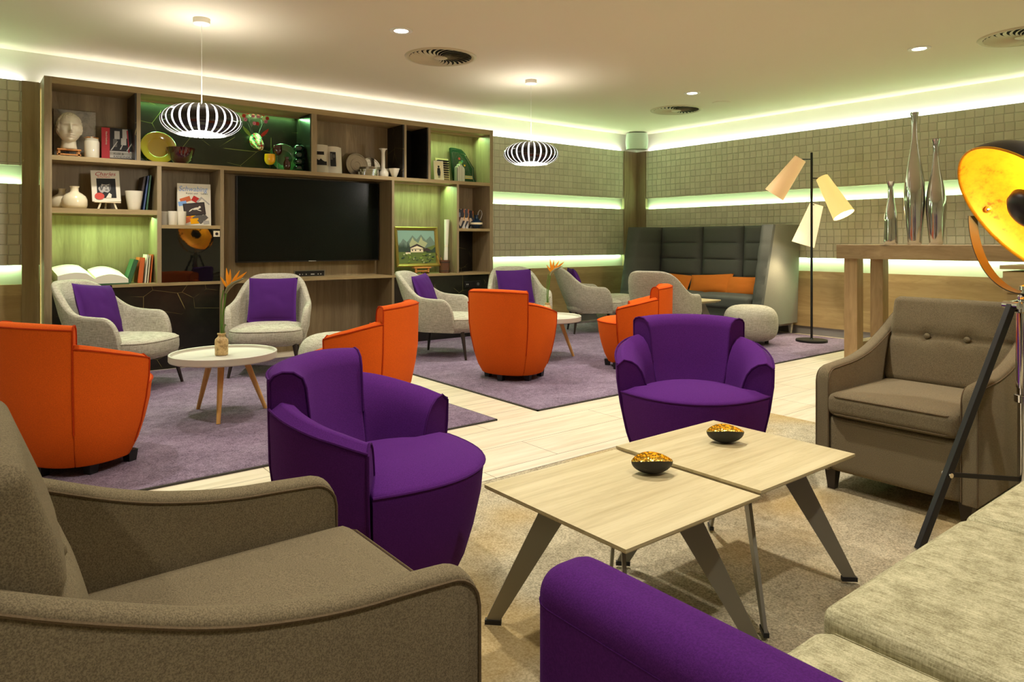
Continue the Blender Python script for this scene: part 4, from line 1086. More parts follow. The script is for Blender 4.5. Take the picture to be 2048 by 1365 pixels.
def goblet(x, y, bowl, mat, label, H_, rb):
    t = std('goblet', x, y, Z1, label, 'glass', 'stemmed glasses before the green plate')
    MB().lathe([(0, 0), (.032, 0), (.033, .003), (.006, .008), (.0045, .02), (.0045, H_-bowl), (.008, H_-bowl+.003), (0, H_-bowl+.003)], 28).build('stem', 'clearglass' if mat != 'yellow' else 'brownglass', t, angle=50)
    pr_ = [(0, H_-bowl)]+[(rb*sin(radians(f))**.8, H_-bowl+bowl*.55*(1-cos(radians(f)))) for f in (15, 30, 45, 60, 75, 90)]+[(rb*.97, H_-.01), (rb*.93, H_), (rb*.89, H_), (rb*.92, H_-bowl*.45), (rb*.5, H_-bowl+.012), (0, H_-bowl+.010)]
    MB().lathe(pr_, 32).build('cup', mat, t, angle=60); return t
goblet(2.405, 6.84, .105, 'yellow', 'yellow goblet at the left front of the green plate', .155, .052)
goblet(2.50, 6.90, .10, 'redglass', 'tall dark red goblet behind the yellow one', .255, .046)
o = MB().lathe([(0, 0), (.02, 0), (.028, .01), (.036, .05), (.034, .085), (.02, .115), (.018, .125), (.024, .14), (.020, .14), (.014, .125), (0, .12)], 32).build('glass_vase', 'brownglass', angle=60); o.location = (2.575, 6.84, Z1); tag(o, 'small brown glass vase in front of the green plate', 'vase')
pr_ = [(0, 0), (.04, 0)]
for k in range(4):
    for f in range(0, 181, 20): pr_.append((.022+(.036+.0*k)*sin(radians(f)), .004+.068*k+.068*(1-cos(radians(f)))/2))
pr_ += [(.03, .285), (.025, .285), (0, .28)]
o = MB().lathe(pr_, 32).build('bubble_vase', 'greenglass', angle=60); o.location = (2.715, 6.88, Z1); tag(o, 'dark bubble-stacked glass vase at the right end of the marble compartment', 'vase')
# patchwork deer head trophy
dh = std('trophy_head', 2.33, 7.06, 2.13, 'colourful patchwork deer head trophy with flowered antlers on the marble', 'wall decoration')
m = MB()
rs = [[Vector((.058*k*cos(2*pi*i/20)*(1+.1*sin(2*pi*i/20)), y, .078*k*sin(2*pi*i/20)+zz)) for i in range(20)] for y, k, zz in ((.02, .8, .0), (-.03, 1.0, .0), (-.08, .92, -.015), (-.13, .72, -.045), (-.17, .60, -.065), (-.19, .42, -.068), (-.197, .15, -.068))]
m.rings(rs)
for fi in range(len(m.f)): m.mi[fi] = (fi*7+fi//20*3) % 5
m.build('head', ['redcheck', 'cream', 'teal', 'leafgreen', 'cream'], dh, angle=60)
for s_ in (-1, 1):
    e_ = MB().rings([[Vector((s_*(.05+.075*f), -.03-.01*f, .04+.09*f))+Vector((w_*cos(a_)*.022, w_*sin(a_)*.004, w_*cos(a_)*.0)) for a_ in [2*pi*i/8 for i in range(8)]] for f, w_ in ((0, .4), (.25, .9), (.5, 1), (.75, .7), (1, .08))])
    e_.build('ear', 'leafgreen' if s_ < 0 else 'redcheck', dh)
    an = MB(); pts = [(s_*.03, -.03, .06), (s_*.05, -.03, .12), (s_*.07, -.03, .17), (s_*.055, -.03, .22), (s_*.075, -.03, .27)]
    an.tube(pts, [.010, .009, .007, .005, .003], 7); an.tube([pts[2], (s_*.10, -.03, .20), (s_*.115, -.03, .235)], .004, 6); an.tube([pts[1], (s_*.015, -.035, .17)], .004, 6); an.tube([pts[3], (s_*.025, -.03, .245)], .0035, 6)
    ao = an.build('antler', 'bookdark', dh)
    for p in (pts[4], (s_*.115, -.03, .235), (s_*.015, -.035, .17), (s_*.025, -.03, .245), (s_*.1, -.03, .20)):
        fm = MB(); fm.lathe([(.0, -.004), (.010, -.004), (.019, .004), (.010, .005), (0, .002)], 10, M4=Matrix.Translation(p) @ Matrix.Rotation(pi/2, 4, 'X')); fm.build('flower', 'redcheck' if p == pts[4] or p[0]*s_ > .1 or s_ > 0 and p[2] < .2 else 'pink', ao)
    MB().lathe([(0, -.008), (.010, -.004), (.010, .004), (0, .008)], 12, M4=Matrix.Translation((s_*.04, -.105, .015))).build('eye', 'ink', dh)
# open photo book, tins, white vase, cups
ob = std('open_book', 3.045, 6.92, Z1, 'open photo book standing upright beside the film tins', 'book'); ob.rotation_euler = (radians(-9), 0, radians(-10))
def page(name, parent, x0, x1, z0, z1, f, mat='paper', th=.010):
    n = 12; rs = []
    for i in range(n+1):
        u = i/n; x = lerp(x0, x1, u); y = f(u); rs.append([Vector((x, y, z0)), Vector((x, y+th, z0)), Vector((x, y+th, z1)), Vector((x, y, z1))])
    return MB().rings(rs).build(name, mat, parent, angle=50)
page('left_page', ob, -.17, -.0, 0, .31, lambda u: -.012-.02*sin(pi*u*.9)); page('right_page', ob, .0, .15, 0, .30, lambda u: -.012-.028*sin(pi*u*.8)+.045*u*u)
MB().box(-.178, .0, .004, .008, -.002, .315).build('cover', 'midgrey', ob, smooth=False)
patches('photo', ob, -.034, [(0, rect(-.15, -.045, .20, .235)), (0, rect(-.15, -.02, .09, .13)), (0, [(-.14, .13), (-.12, .155), (-.1, .14), (-.08, .16), (-.06, .14), (-.02, .12), (-.02, .10)])], ['ink'])
patches('photo', ob, -.0425, [(0, rect(.015, .075, .08, .235)), (1, rect(.02, .04, .15, .22)), (1, ell(.055, .19, .012, .02))], ['ink', 'midgrey'])
GT = 'round metal film tins'
def disc(x, y, z, R_d, h, label, mat='tin', tilt=None, rz=0):
    m = MB().lathe([(0, 0), (R_d, 0), (R_d, h*.45), (R_d+.003, h*.5), (R_d+.003, h), (R_d*.93, h), (R_d*.91, h-.003), (R_d*.60, h-.003), (R_d*.58, h), (R_d*.3, h), (R_d*.28, h-.003), (0, h-.003)], 48)
    o = m.build('film_tin', mat, angle=30)
    if tilt is None: o.location = (x, y, z)
    else: o.matrix_world = Matrix.Translation((x, y, z+(R_d+.003)*cos(radians(tilt))+.001)) @ Matrix.Rotation(radians(rz), 4, 'Z') @ Matrix.Rotation(radians(90-tilt), 4, 'X')
    return tag(o, label, 'tin', GT)
disc(3.41, 7.02, Z1, .125, .022, 'large dull film tin leaning upright behind the stack', tilt=8)
disc(3.58, 7.03, Z1, .110, .016, 'reel-like tin leaning at the right behind the stack', 'silver', tilt=9, rz=-8)
disc(3.46, 6.86, Z1, .120, .040, 'shiny film tin at the bottom of the stack', 'silver')
disc(3.47, 6.86, Z1+.041, .112, .030, 'shiny film tin in the middle of the stack', 'silver')
disc(3.50, 6.865, Z1+.072, .115, .026, 'dull brown film tin on top of the stack')
o = MB().lathe([(0, 0), (.052, 0), (.060, .02), (.058, .05), (.038, .085), (.022, .10), (.020, .27), (.026, .295), (.046, .308), (.046, .312), (.022, .303), (.014, .28), (0, .27)], 40).build('porcelain_vase', 'white', angle=60); o.location = (3.645, 6.85, Z1); tag(o, 'white long-necked porcelain vase right of the film tins', 'vase')
GCU = 'white cups on the shelves'
def cup(x, y, z, pr_, label, name='cup', wave=0):
    m = MB().lathe(pr_, 40)
    if wave: m.v = [(v[0]*(1+wave*cos(6*math.atan2(v[1], v[0]))*v[2]/.1), v[1]*(1+wave*cos(6*math.atan2(v[1], v[0]))*v[2]/.1), v[2]) for v in m.v]
    o = m.build(name, 'white', angle=60); o.location = (x, y, z); return tag(o, label, 'cup', GCU)
cp = [(0, 0), (.022, 0), (.025, .004), (.05, .06), (.062, .10), (.058, .10), (.045, .055), (.02, .012), (0, .01)]
cup(3.765, 6.82, Z1, cp, 'small white wavy cup nearest the right divider of the tins shelf', wave=.06); cup(3.72, 6.93, Z1, cp, 'small white wavy cup half hidden behind its twin beside the long-necked vase', wave=.06)
# top right: card, music sheets, napkin book, zither
mu = std('sheet_music', 4.48, 6.93, Z1, 'yellowed sheet of music standing on the top right shelf', 'sheet music'); mu.rotation_euler = (radians(-8), 0, radians(8))
MB().box(-.10, .10, -.004, .004, 0, .28).build('sheet', 'musicpaper', mu, smooth=False)
lines = []
for k in range(9):
    for q in range(4): lines.append((0, rect(-.085, .085, .025+k*.027+q*.0035, .0259+k*.027+q*.0035)))
    for q in range(9): lines.append((0, ell(-.075+q*.018, .028+k*.027+(q*k) % 3*.003, .003, .0025, 6)))
patches('staves', mu, -.004, lines, ['ink'])
ca = std('picture_card', 4.36, 6.84, Z1, 'cream card with a small figure drawn on it before the music sheet', 'card'); ca.rotation_euler = (radians(-7), 0, radians(-6))
MB().box(-.062, .062, -.003, .003, 0, .235).build('card', 'paper', ca, smooth=False)
patches('figure', ca, -.003, [(1, rect(-.052, .052, .012, .222)), (0, ell(0, .165, .011, .013)), (0, rect(-.012, .012, .168, .176)), (0, [(-.016, .15), (.016, .15), (.022, .10), (.016, .06), (-.016, .06), (-.022, .10)]), (0, rect(-.010, -.004, .035, .06)), (0, rect(.004, .010, .035, .06))], ['ink', 'cream'])
nb = std('fan_of_papers', 4.66, 6.85, Z1, 'rounded striped paper fan standing before the zither', 'paper fan')
m = MB()
for k in range(9):
    ang = radians(-24+6*k); c_ = Vector((-.058+.0145*k, -.02+.004*k, 0))
    pts = [(0, 0), (.0165, 0), (.017, .15), (.012, .205-.04*abs(k-4)/4), (.0, .225-.05*abs(k-4)/4)]
    m.prism(pts, 0, .06, k % 2, Matrix.Translation(c_))
m.build('leaves', ['papergrey', 'paper'], nb, smooth=False)
zt = std('zither', 4.80, 6.97, Z1, 'dark green painted zither leaning in the top right compartment', 'zither'); zt.rotation_euler = (radians(-10), 0, radians(4))
oz = [(-.165, 0), (.165, 0), (.175, .03), (.15, .08), (.165, .20), (.14, .23), (.05, .38), (.0, .42), (-.10, .43), (-.165, .43)]
MB().prism(oz, -.018, .018).build('body', 'zithergreen', zt, smooth=False, bevel=.004)
iz = [(-.15, .015), (.14, .015), (.125, .08), (.14, .19), (.035, .36), (-.15, .37)]
e_ = MB(); P3 = [Vector((x, -.019, z)) for x, z in iz]; e_.tube(P3, .002, 5, closed=True); e_.build('edge_line', 'silver', zt)
patches('flower_painting', zt, -.018, [(0, ell(-.04, .25, .03, .018)), (1, ell(-.01, .27, .016, .016)), (2, ell(-.05, .30, .016, .016)), (0, ell(-.08, .22, .022, .012)), (3, ell(.02, .22, .014, .012)), (4, ell(-.02, .17, .036, .036)), (5, ell(-.02, .17, .027, .027)), (4, rect(-.13, .12, .055, .095)), (3, rect(-.13, .12, .058, .064)), (3, rect(-.13, .12, .085, .09))], ['leafgreen', 'teal', 'redcheck', 'yellow', 'papergrey', 'ink'])
m = MB()
for k in range(16): m.tube([(-.14+.016*k, -.022, .10), (-.14+.0125*k, -.022, .38-.10*max(0, k-6)/9)], .0007, 4)
m.build('strings', 'silver', zt)
m = MB()
for k in range(12): m.lathe([(0, -.006), (.004, -.006), (.004, .006), (0, .006)], 8, M4=Matrix.Translation((-.15+.022*k, -.022, .405-.03*max(0, k-7))) @ Matrix.Rotation(pi/2, 4, 'X'))
m.build('tuning_pins', 'silver', zt)
# second row left
def stvase(x, y, label, k=1):
    o = MB().lathe([(0, 0), (.075, 0), (.088, .008), (.095, .03), (.094, .075), (.082, .105), (.055, .128), (.036, .138), (.030, .150), (.029, .175), (.035, .182), (.036, .188), (.028, .188), (.022, .175), (.02, .15), (0, .14)], 44).build('ceramic_vase', 'glaze', angle=70); o.location = (x, y, Z2); o.scale = (k, k, k); return tag(o, label, 'vase', 'squat cream vases')
stvase(.775, 6.86, 'squat cream vase with a short neck on the second shelf at left'); stvase(.70, 7.0, 'squat cream vase half hidden in the corner behind its twin', .92)
we = std('small_easel', 1.015, 6.86, Z2, 'small pale easel under the portrait book', 'easel')
MB().box(-.10, .10, -.025, .03, .058, .068).build('ledge', 'whitewood', we, smooth=False, bevel=.002)
for x, dx in ((-.05, -.02), (.05, .02)): MB().rings([[Vector((x+dx+a, -.012+b, 0)) for a, b in ((-.007, -.006), (.007, -.006), (.007, .006), (-.007, .006))], [Vector((x+a, -.006+b, .058)) for a, b in ((-.007, -.006), (.007, -.006), (.007, .006), (-.007, .006))]]).build('leg', 'whitewood', we, smooth=False)
MB().rings([[Vector((a, .10+b, 0)) for a, b in ((-.007, -.006), (.007, -.006), (.007, .006), (-.007, .006))], [Vector((a, .03+b, .15)) for a, b in ((-.007, -.006), (.007, -.006), (.007, .006), (-.007, .006))]]).build('rear_leg', 'whitewood', we, smooth=False)
cb_ = book('portrait_book', 1.01, 6.858, Z2+.069, .215, .27, .016, 'paper', 'white book with a monochrome portrait and red sticker on the pale easel', tilt=9, lean=-2)
patches('portrait', cb_, -.0082, [(0, rect(-.068, .075, .03, .20)), (1, ell(.0, .125, .036, .050)), (0, ell(-.002, .168, .040, .022)), (2, ell(-.013, .135, .010, .004, 12)), (2, ell(.017, .135, .010, .004, 12)), (3, [(.0, .135), (.006, .112), (-.003, .112)]), (2, ell(.004, .100, .012, .003, 12)), (3, ell(.03, .125, .008, .03)), (2, [(-.068, .03), (-.068, .07), (-.02, .085), (.03, .07), (.075, .06), (.075, .03)]), (4, [(-.005, .03), (.022, .075), (.04, .06), (.035, .03)]), (1, ell(-.038, .10, .016, .028, rot=.5)), (3, ell(-.028, .115, .005, .022, rot=-.3)), (3, ell(-.04, .118, .005, .022, rot=.1))], ['ink', 'lightgrey', 'ink', 'midgrey', 'paper'])
patches('sticker', cb_, -.0126, [(0, ell(-.052, .045, .036, .030, 28))], ['redsticker'])
text('lettering', 'Charles', .046, 'red', cb_, (-.080, -.0087, .225), shear=.35, sx=1.1); text('lettering', 'Schumann', .024, 'redsticker', cb_, (-.062, -.0087, .207), shear=.3)
cup(1.22, 6.86, Z2, [(0, 0), (.045, 0), (.048, .004), (.052, .03), (.066, .11), (.072, .168), (.068, .168), (.06, .11), (.044, .02), (0, .012)], 'plain white tapered beaker right of the portrait book')
for k, (x, th, h, mt, l) in enumerate(((1.305, .020, .30, 'bookdark', 'dark brown book leaning on the divider right of the white beaker'), (1.333, .014, .31, 'bookblue', 'blue-grey book leaning beside the dark brown one'), (1.356, .016, .315, 'bookgreen', 'dark green book nearest the divider on the second shelf'))):
    spine_book(x-.045 if k == 0 else x-.04, 6.84, Z2, th, h, .19, mt, l, GB, 8-k)
# postcard poster book, white tumblers
sb = book('picture_book', 1.715, 6.86, Z2B, .285, .385, .030, 'paper', 'tall white picture book with blue script and a collage of old postcards', tilt=4, rz=-3)
text('lettering', 'Schwabing', .066, 'blue', sb, (-.132, -.0155, .315), shear=.25, sx=.88, ext=.0008); text('lettering', 'Kunst und    Leben', .023, 'ink', sb, (-.07, -.0155, .288), sx=1.05)
patches('postcards', sb, -.0152, [(0, rrect(-.075, .235, .09, .045, .35)), (1, rrect(.02, .235, .08, .05, -.5)), (2, rrect(.075, .21, .10, .065, -.75)), (6, rrect(.08, .20, .085, .05, -.75)), (3, rrect(-.10, .20, .07, .04, .2)), (4, rrect(-.04, .09, .10, .05, -.6)), (5, rrect(.03, .075, .09, .05, .6)), (0, rrect(-.06, .05, .08, .05, .4)), (4, rrect(.0, .04, .07, .05, .1)), (5, rrect(.07, .06, .09, .045, .75)), (2, rrect(.10, .03, .05, .03, .1)), (7, rrect(.0, .15, .185, .115, .12)), (8, rrect(.0, .15, .170, .10, .12)),
        (6, ell(.015, .155, .032, .010, rot=.25)), (6, ell(.045, .170, .010, .010)), (6, ell(-.03, .14, .022, .005, rot=.7)), (6, ell(.04, .14, .02, .004, rot=-.3))], ['bookorange', 'redcheck', 'lightgrey', 'blue', 'yellow', 'midgrey', 'paper', 'ink', 'bookdark'])
tp = [(0, 0), (.034, 0), (.036, .004), (.041, .125), (.038, .125), (.033, .008), (0, .006)]
for x, y, l in ((1.475, 6.90, 'white tumbler at the left, behind the front one'), (1.52, 6.80, 'white tumbler in front of the other two'), (1.592, 6.80, 'white tumbler nearest the picture book')): cup(x, y, Z2B, tp, l+', above the black glass door', name='tumbler')
# lower left: open book lying, leaning books
ba = std('open_atlas', .90, 6.86, Z3, 'large open book lying in the lower left green compartment', 'book'); ba.rotation_euler = (0, 0, radians(4))
RXT = Matrix.Rotation(radians(9), 4, 'X')
def lying(name, x0, x1, f0, f1, th=.0):
    n = 16; rs = []
    for i in range(n+1):
        u = i/n; x = lerp(x0, x1, u); zt_ = f1(u); zb_ = f0(u); rs.append([Vector((x, -.145, zb_)), Vector((x, .165, zb_+.05)), Vector((x, .165, zt_+.06)), Vector((x, -.145, zt_))])
    return MB().rings(rs).build(name, 'paper', ba, angle=60)
lp = lying('left_pages', -.27, .0, lambda u: .012+.0*u, lambda u: .075+.034*sin(pi*(u*.85+.1))-.045*max(0, u-.75)*3)
rp = lying('right_pages', .0, .245, lambda u: .012, lambda u: .045+.05*sin(pi*(.12+.80*u))-.015*u)
MB().box(-.275, .25, -.15, .15, 0, .010).build('cover', 'bookgreen', ba, smooth=False)
m = MB(); rs = []
for i in range(9):
    u = .28+.5*i/8; x = .245*u; z = .045+.05*sin(pi*(.12+.80*u))-.015*u; rs.append([Vector((x, -.09, z+.0045+.0018)), Vector((x, .12, z+.0455+.0018)), Vector((x, .12, z+.0455+.0030)), Vector((x, -.09, z+.0045+.0030))])
m.rings(rs).build('page_picture', 'bookgreen', ba)
m = MB(); m.box(1.20-.05-.90, .0, 0, 0, 0, 0) if False else None
spine_book(1.165, 6.80, Z3, .036, .215, .19, 'bookgreen', 'green book leaning at an angle beside the open book', GB, 17)
spine_book(1.262, 6.83, Z3, .042, .225, .17, 'bookorange', 'thick orange book in the lower left compartment', GB, 5)
spine_book(1.303, 6.83, Z3, .014, .25, .17, 'paper', 'white book right of the thick orange one', GB, 5)
spine_book(1.322, 6.83, Z3, .012, .245, .17, 'cream', 'cream book between the white and the slim orange one', GB, 5)
spine_book(1.342, 6.83, Z3, .014, .25, .17, 'bookorange', 'slim orange book nearest the divider', GB, 5)
o = MB().box(-.07, .07, -.06, .06, 0, .016).build('flat_book', 'yplate', smooth=False); o.location = (1.065, 6.79, Z3+.0); o.rotation_euler = (0, 0, .2); tag(o, 'thin yellow book lying flat under the edge of the open book', 'book')
bpy.data.objects.remove(o)
# landscape painting
pe = std('display_easel', 4.13, 6.86, Z3, 'small orange easel foot under the landscape painting', 'easel')
MB().box(-.11, .11, -.04, .03, .062, .075).build('ledge', 'easelwood', pe, smooth=False, bevel=.002)
for x in (-.08, .08): MB().box(x-.01, x+.01, -.03, -.012, 0, .062).box(x-.01, x+.01, .10, .118, 0, .03).box(x-.01, x+.01, -.03, .118, .0, .014).build('leg', 'easelwood', pe, smooth=False)
MB().box(-.08, .08, -.03, -.015, .025, .037).build('crossbar', 'easelwood', pe, smooth=False)
pa = std('framed_painting', 4.095, 6.87, Z3+.077, 'gold framed painting of a white chalet before mountains', 'painting'); pa.rotation_euler = (radians(-7), 0, radians(-2)); W_, H_ = .55, .455
m = MB(); prf = [(0, 0), (0, -.022), (.012, -.030), (.024, -.020), (.036, -.012), (.040, -.004), (.040, 0)]
cs = [(-W_/2, 0), (W_/2, 0), (W_/2, H_), (-W_/2, H_)]; dd_ = [(1, 1), (-1, 1), (-1, -1), (1, -1)]
m.rings([[Vector((c[0]+d[0]*a, b, c[1]+d[1]*a)) for a, b in prf] for c, d in zip(cs, dd_)], closed=True); m.build('frame', 'goldframe', pa, smooth=False)
ix, iz0, iz1 = W_/2-.036, .036, H_-.036
rnd = random.Random(3)
P_ = [(0, rect(-ix, ix, iz0, iz1)), (1, [(-ix, .23), (-.17, .32), (-.12, .28), (-.05, .36), (.0, .31), (.06, .37), (.12, .30), (.18, .35), (ix, .27), (ix, .2), (-ix, .2)]), (2, [(-.10, .25), (-.05, .335), (-.03, .30), (.02, .27), (.06, .345), (.08, .30), (.14, .27), (.1, .22), (-.1, .22)]),
      (3, [(-ix, .24), (-.15, .22), (.1, .21), (ix, .25), (ix, iz0), (-ix, iz0)])]
for k in range(9): x = -ix+.006+.017*k; h_ = .06+.05*rnd.random(); P_.append((4, [(x-.014, .17), (x+.016, .17), (x+.001, .19+h_)]))
P_ += [(4, [(.11, .20), (.19, .19), (ix, .23), (ix, .16), (.12, .16)]), (5, [(-.085, .165), (.075, .165), (.075, .215), (-.0, .245), (-.085, .215)]), (6, [(-.11, .215), (-.0, .262), (.10, .215), (.085, .208), (-.0, .238), (-.09, .208)]), (6, rect(-.07, -.055, .18, .195)), (6, rect(-.03, -.015, .18, .195)), (6, rect(.03, .045, .18, .195)), (6, rect(-.085, .075, .198, .203)), (5, [(-.15, .145), (-.09, .145), (-.09, .165), (-.15, .165)]), (6, [(-.155, .165), (-.12, .182), (-.085, .165)]),
       (6, [(.08, .175), (.17, .175), (.16, .2), (.12, .215), (.08, .2)])]
for k in range(26):
    x = -ix+.02+rnd.random()*(2*ix-.04); z = iz0+.008+rnd.random()*.10; P_.append((rnd.choice((4, 7, 2)), ell(x, z, .010+.012*rnd.random(), .004+.004*rnd.random(), 7, rnd.random())))
patches('picture', pa, -.004, P_, ['sky', 'mount', 'mount2', 'meadow', 'fir', 'cream', 'bookdark', 'leafgreen'])
# pot with brushes and rolled paper
po = std('wooden_pot', 4.43, 6.84, Z3, 'small dark wooden pot at the right of the landscape painting', 'pot')
mb_ = MB(); mb_.lathe([(0, 0), (.062, 0), (.060, .15), (.054, .15), (.054, .02), (0, .02)], 20); mb_.build('staves', 'potwood', po, angle=20)
for z in (.02, .12): MB().lathe([(.0625, z), (.064, z), (.064, z+.01), (.0618, z+.01)], 24).build('hoop', 'bookdark', po)
GBR = 'paint brushes in the wooden pot'
for k, (dx, dy, h_, l) in enumerate(((-.10, -.01, .215, 'paint brush leaning farthest to the left in the wooden pot'), (-.075, .015, .20, 'second paint brush from the left in the wooden pot'), (-.05, -.02, .19, 'short steep paint brush in the wooden pot'))):
    t = std('paint_brush', 4.43-.02, 6.84+dy*.3, Z3+.022, l, 'brush', GBR)
    MB().tube([(.0+.02*k-.01, 0, 0), (dx*.9, dy, h_*.85)], .0032, 6).build('handle', 'easelwood', t); MB().tube([(dx*.9, dy, h_*.85), (dx, dy, h_)], [.0045, .0015], 6).build('bristles', 'bookdark', t)
rl = std('paper_roll', 4.45, 6.86, Z3+.022, 'tall rolled paper tied with string standing in the wooden pot', 'paper roll'); 
MB().rings([[Vector((.010+.020*z/.6*0+.03*z+r*cos(2*pi*k/20)*(1+.12*cos(4*pi*k/20)), r*sin(2*pi*k/20), z)) for k in range(20)] for z, r in ((0, .022), (.15, .024), (.26, .022), (.29, .020), (.32, .023), (.5, .027), (.598, .030))]).build('sheet', 'paper', rl, angle=60)
MB().tube([(.0185+.0215*cos(2*pi*k/16), .0215*sin(2*pi*k/16), .29) for k in range(16)], .004, 5, closed=True).build('string', 'cream', rl)
# right middle: small books and jug
for k, (x, h_, l) in enumerate(((4.70, .235, 'leftmost colourful art pamphlet beside the blue jug'), (4.765, .24, 'second colourful art pamphlet, standing at a slant'), (4.84, .225, 'third colourful pamphlet directly behind the blue jug'))):
    t = std('art_pamphlet', x, 6.90+.02*k, ZR, l, 'book', 'colourful art pamphlets'); t.rotation_euler = (radians(-4), radians(3*k), radians(-30+10*k))
    MB().box(-.05, .05, -.003, .003, 0, h_).build('cover', 'bookmulti', t, smooth=False); MB().box(-.048, .048, .003, .008, .002, h_-.003).build('pages', 'paper', t, smooth=False)
jg = std('jug', 4.885, 6.84, ZR, 'dark blue jug with a tall loop handle beside the art pamphlets', 'jug')
MB().lathe([(0, 0), (.035, 0), (.042, .005), (.072, .04), (.076, .065), (.062, .09), (.035, .108), (.022, .125), (.020, .15), (.026, .165), (.022, .165), (.014, .14), (0, .12)], 36).build('body', 'jugblue', jg, angle=60)
MB().lathe([(.073, .075), (.0765, .065), (.077, .060), (.0735, .05)], 36).build('white_band', 'cream', jg)
MB().tube([(.045, 0, .10), (.07, 0, .135), (.085, 0, .18), (.075, 0, .215), (.05, 0, .225), (.028, 0, .20), (.022, 0, .16)], .006, 8).build('handle', 'papergrey', jg)
MB().tube([(-.04, 0, .095), (-.06, 0, .13), (-.065, 0, .155)], [.012, .009, .008], 10).build('spout', 'jugblue', jg)


# ------------------------------------------------------------------ ceiling things
def make_pendant():
    t = empty('pendant_lamp', (0, 0, 0), 0, 'x', 'pendant lamp', 'striped pendant lamps')
    MB().lathe([(0, 2.74), (.058, 2.74), (.058, 2.705), (.054, 2.70), (0, 2.70)], 32).build('ceiling_rose', 'whitepaint', t, angle=30)
    MB().tube([(0, 0, 2.705), (0, 0, 2.5), (.0, .0, 2.10)], .0028, 6).build('cable', 'whitepaint', t)
    m = MB(); n = 28; R, Hh = .272, .112; cz = 2.0
    for k in range(n):
        a = 2*pi*k/n; rs = []
        for i in range(19):
            f = radians(-62+136*i/18)
            r = .055+(R-.055)*cos(f)**.9 if cos(f) > 0 else .055; z = cz+Hh*sin(f)*1.02
            w_ = .5*2*pi*r/n*.74
            e = Vector((cos(a), sin(a), 0)); s_ = Vector((-sin(a), cos(a), 0))
            p = e*r+UP*z; q = e*(r-.012)+UP*(z-.004*sin(f))
            rs.append([p-s_*w_, p+s_*w_, q+s_*w_, q-s_*w_])
        b = len(m.f); m.rings(rs)
        for j in range(18): # outer face dark, others white and self-lit
            pass
        for fi in range(b, len(m.f)):
            m.mi[fi] = 0 if (fi-b) % 4 == 0 and fi-b < 72 else 1
    m.build('slats', ['slat_black', 'diffuser_side'], t, angle=50)
    MB().lathe([(0, cz+.112), (.06, cz+.112), (.07, cz+.105), (.05, cz+.1), (0, cz+.1)], 32).build('top_ring', 'whitepaint', t)
    MB().lathe([(0, cz-.085)]+[(.04+.185*cos(radians(f))**.8, cz+.095*sin(radians(f))) for f in range(-60, 70, 10)]+[(0, cz+.088)], 40).build('diffuser', 'diffuser', t, angle=0)
    MB().lathe([(0, cz-.100), (.13, cz-.100), (.14, cz-.092), (0, cz-.09)], 40).build('lamp_glass', 'bulb', t)
    return t
M['diffuser_side'] = glow('slat_white_side', (1, 1, 1, 1), .5)  # white slat sides with a glow put in for the lamplight on them
p1 = make_pendant(); p1.location = (1.39, 5.36, 0); p1['label'] = 'black and white striped pendant lamp hanging before the lit marble shelf'
p2 = copy_tree(p1); p2.location = (4.49, 5.35, 0); p2['label'] = 'black and white striped pendant lamp hanging past the right shelf end'
for x, y in ((1.39, 5.36), (4.49, 5.35)):
    light('pendant_light', 'POINT', (x, y, 1.84), 14, (1, .93, .82), .09)
    light('pendant_uplight', 'SPOT', (x, y, 2.12), 26, (1, .96, .9), .08, (pi, 0, 0), spot=155, blend=1)
def make_down():
    t = empty('downlight', (0, 0, 0), 0, 'x', 'ceiling light', 'round recessed ceiling lights')
    MB().lathe([(.052, -.001), (.055, -.006), (.085, -.006), (.088, 0)], 40).build('trim_ring', 'whitepaint', t, angle=30)
    MB().lathe([(0, -.004), (.054, -.004), (.054, -.001), (0, -.001)], 32).build('lamp_glass', 'bulb', t, angle=30)
    return t
dn = make_down()
for i, (x, y, l) in enumerate(((2.66, 4.71, 'bright round ceiling light above the left round vent'), (6.29, 2.46, 'bright round ceiling light at the upper right above the bar table'), (6.25, 4.73, 'small far ceiling light beside the middle round vent'))):
    o = dn if i == 0 else copy_tree(dn); o.location = (x, y, CZ); o['label'] = l
def make_vent():
    t = empty('ceiling_vent', (0, 0, 0), 0, 'x', 'air vent', 'round swirl ceiling vents')
    MB().lathe([(.27, 0), (.27, -.004), (.285, -.012), (.305, -.010), (.312, 0)], 64).build('outer_ring', 'vent', t, angle=60)
    MB().lathe([(0, -.0015), (.272, -.0015)], 48).build('backing', 'ventdark', t, angle=60)
    m = MB(); n = 28
    for k in range(n):
        a0 = 2*pi*k/n; rs = []
        for i in range(9):
            r = lerp(.055, .268, i/8); a = a0+.55*(1-i/8)**2*0+.5*(i/8)**1.3; w_ = lerp(.35, .62, i/8)*2*pi*r/n
            e = Vector((cos(a), sin(a), 0)); s_ = Vector((-sin(a), cos(a), 0))
            rs.append([e*r-s_*w_*.5+UP*(-.012), e*r+s_*w_*.5+UP*(-.004), e*r+s_*w_*.5+UP*(-.003), e*r-s_*w_*.5+UP*(-.0108)])
        m.rings(rs)
    m.build('blades', 'vent', t, angle=40)
    MB().lathe([(0, -.016), (.05, -.016), (.06, -.012), (.06, -.004)], 32).build('centre_disc', 'vent', t, angle=40)
    return t
M['vent'] = plain('vent_white', srgb(196, 182, 150), .5); M['ventdark'] = plain('vent_dark', srgb(30, 28, 24), .9)
vt = make_vent()
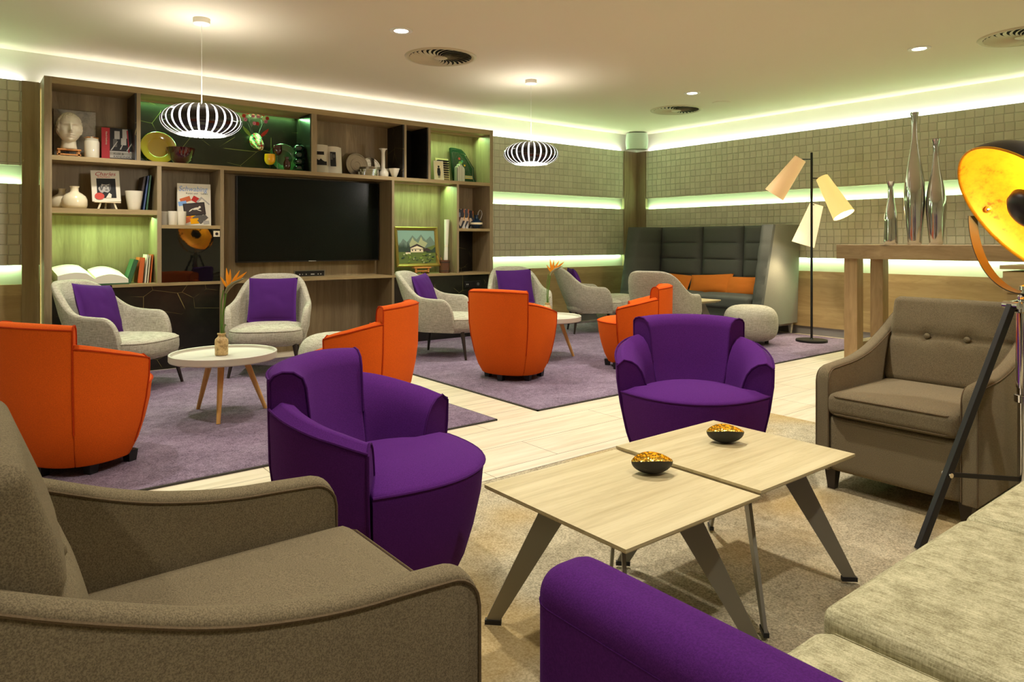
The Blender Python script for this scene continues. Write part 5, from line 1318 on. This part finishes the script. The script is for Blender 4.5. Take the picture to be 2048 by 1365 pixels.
for i, (x, y, l) in enumerate(((3.31, 5.17, 'round swirl ceiling vent above the shelf, with the darkest gaps'), (6.90, 5.46, 'round swirl ceiling vent near the room corner'), (6.55, 1.80, 'round swirl ceiling vent cut off by the right edge'))):
    o = vt if i == 0 else copy_tree(vt); o.location = (x, y, CZ); o['label'] = l
dt = MB().lathe([(0, -.012), (.06, -.012), (.095, -.008), (.10, -.002), (.105, 0)], 40).build('ceiling_speaker', 'ceil', angle=40); dt.location = (6.94, 4.84, CZ); tag(dt, 'flat round ceiling disc right of the small far ceiling light', 'ceiling speaker')
sk = empty('wall_loudspeaker', (7.86, 6.93, 2.49), radians(AZ-90), 'white loudspeaker in the top corner of the room above the wood post', 'loudspeaker')
rs = [[Vector((x*w_, y, z)) for x, y in ((-.155, .10), (-.16, 0), (-.12, -.05), (-.05, -.065), (.05, -.065), (.12, -.05), (.16, 0), (.155, .10))] for z, w_ in ((0.0, .93), (.05, .99), (.115, 1.02), (.18, .99), (.235, .93))]
MB().rings(rs).build('cabinet', 'speaker', sk, angle=50)
MB().box(-.02, .02, .06, .14, .06, .16).build('bracket', 'black', sk, smooth=False)

# ------------------------------------------------------------------ room light
DL_FILL = [(2.66, 4.71), (6.29, 2.46), (6.25, 4.73), (.2, 4.4), (2.4, 2.3), (4.3, 2.6), (.9, 1.9), (1.4, .1), (3.9, .3), (-1.6, 3.0), (-1.2, 0.2), (1.0, 6.0), (3.7, 5.9), (4.6, 4.0), (-1.8, -2), (1.5, -2.2), (4.5, -2), (6.6, -1)]  # the visible downlights come first; all later spots are added fill without fixtures
for i, (x, y) in enumerate(DL_FILL):
    light('ceiling_spot', 'SPOT', (x, y, CZ-.02), {4: 165, 5: 125, 1: 130}.get(i, 96), (1, .94, .84), .05, (0, 0, 0), spot=115, blend=.8)
w = bpy.data.worlds.new('world'); S.world = w; w.use_nodes = True
bg = w.node_tree.nodes['Background']; bg.inputs[0].default_value = (1, .9, .72, 1); bg.inputs[1].default_value = .1
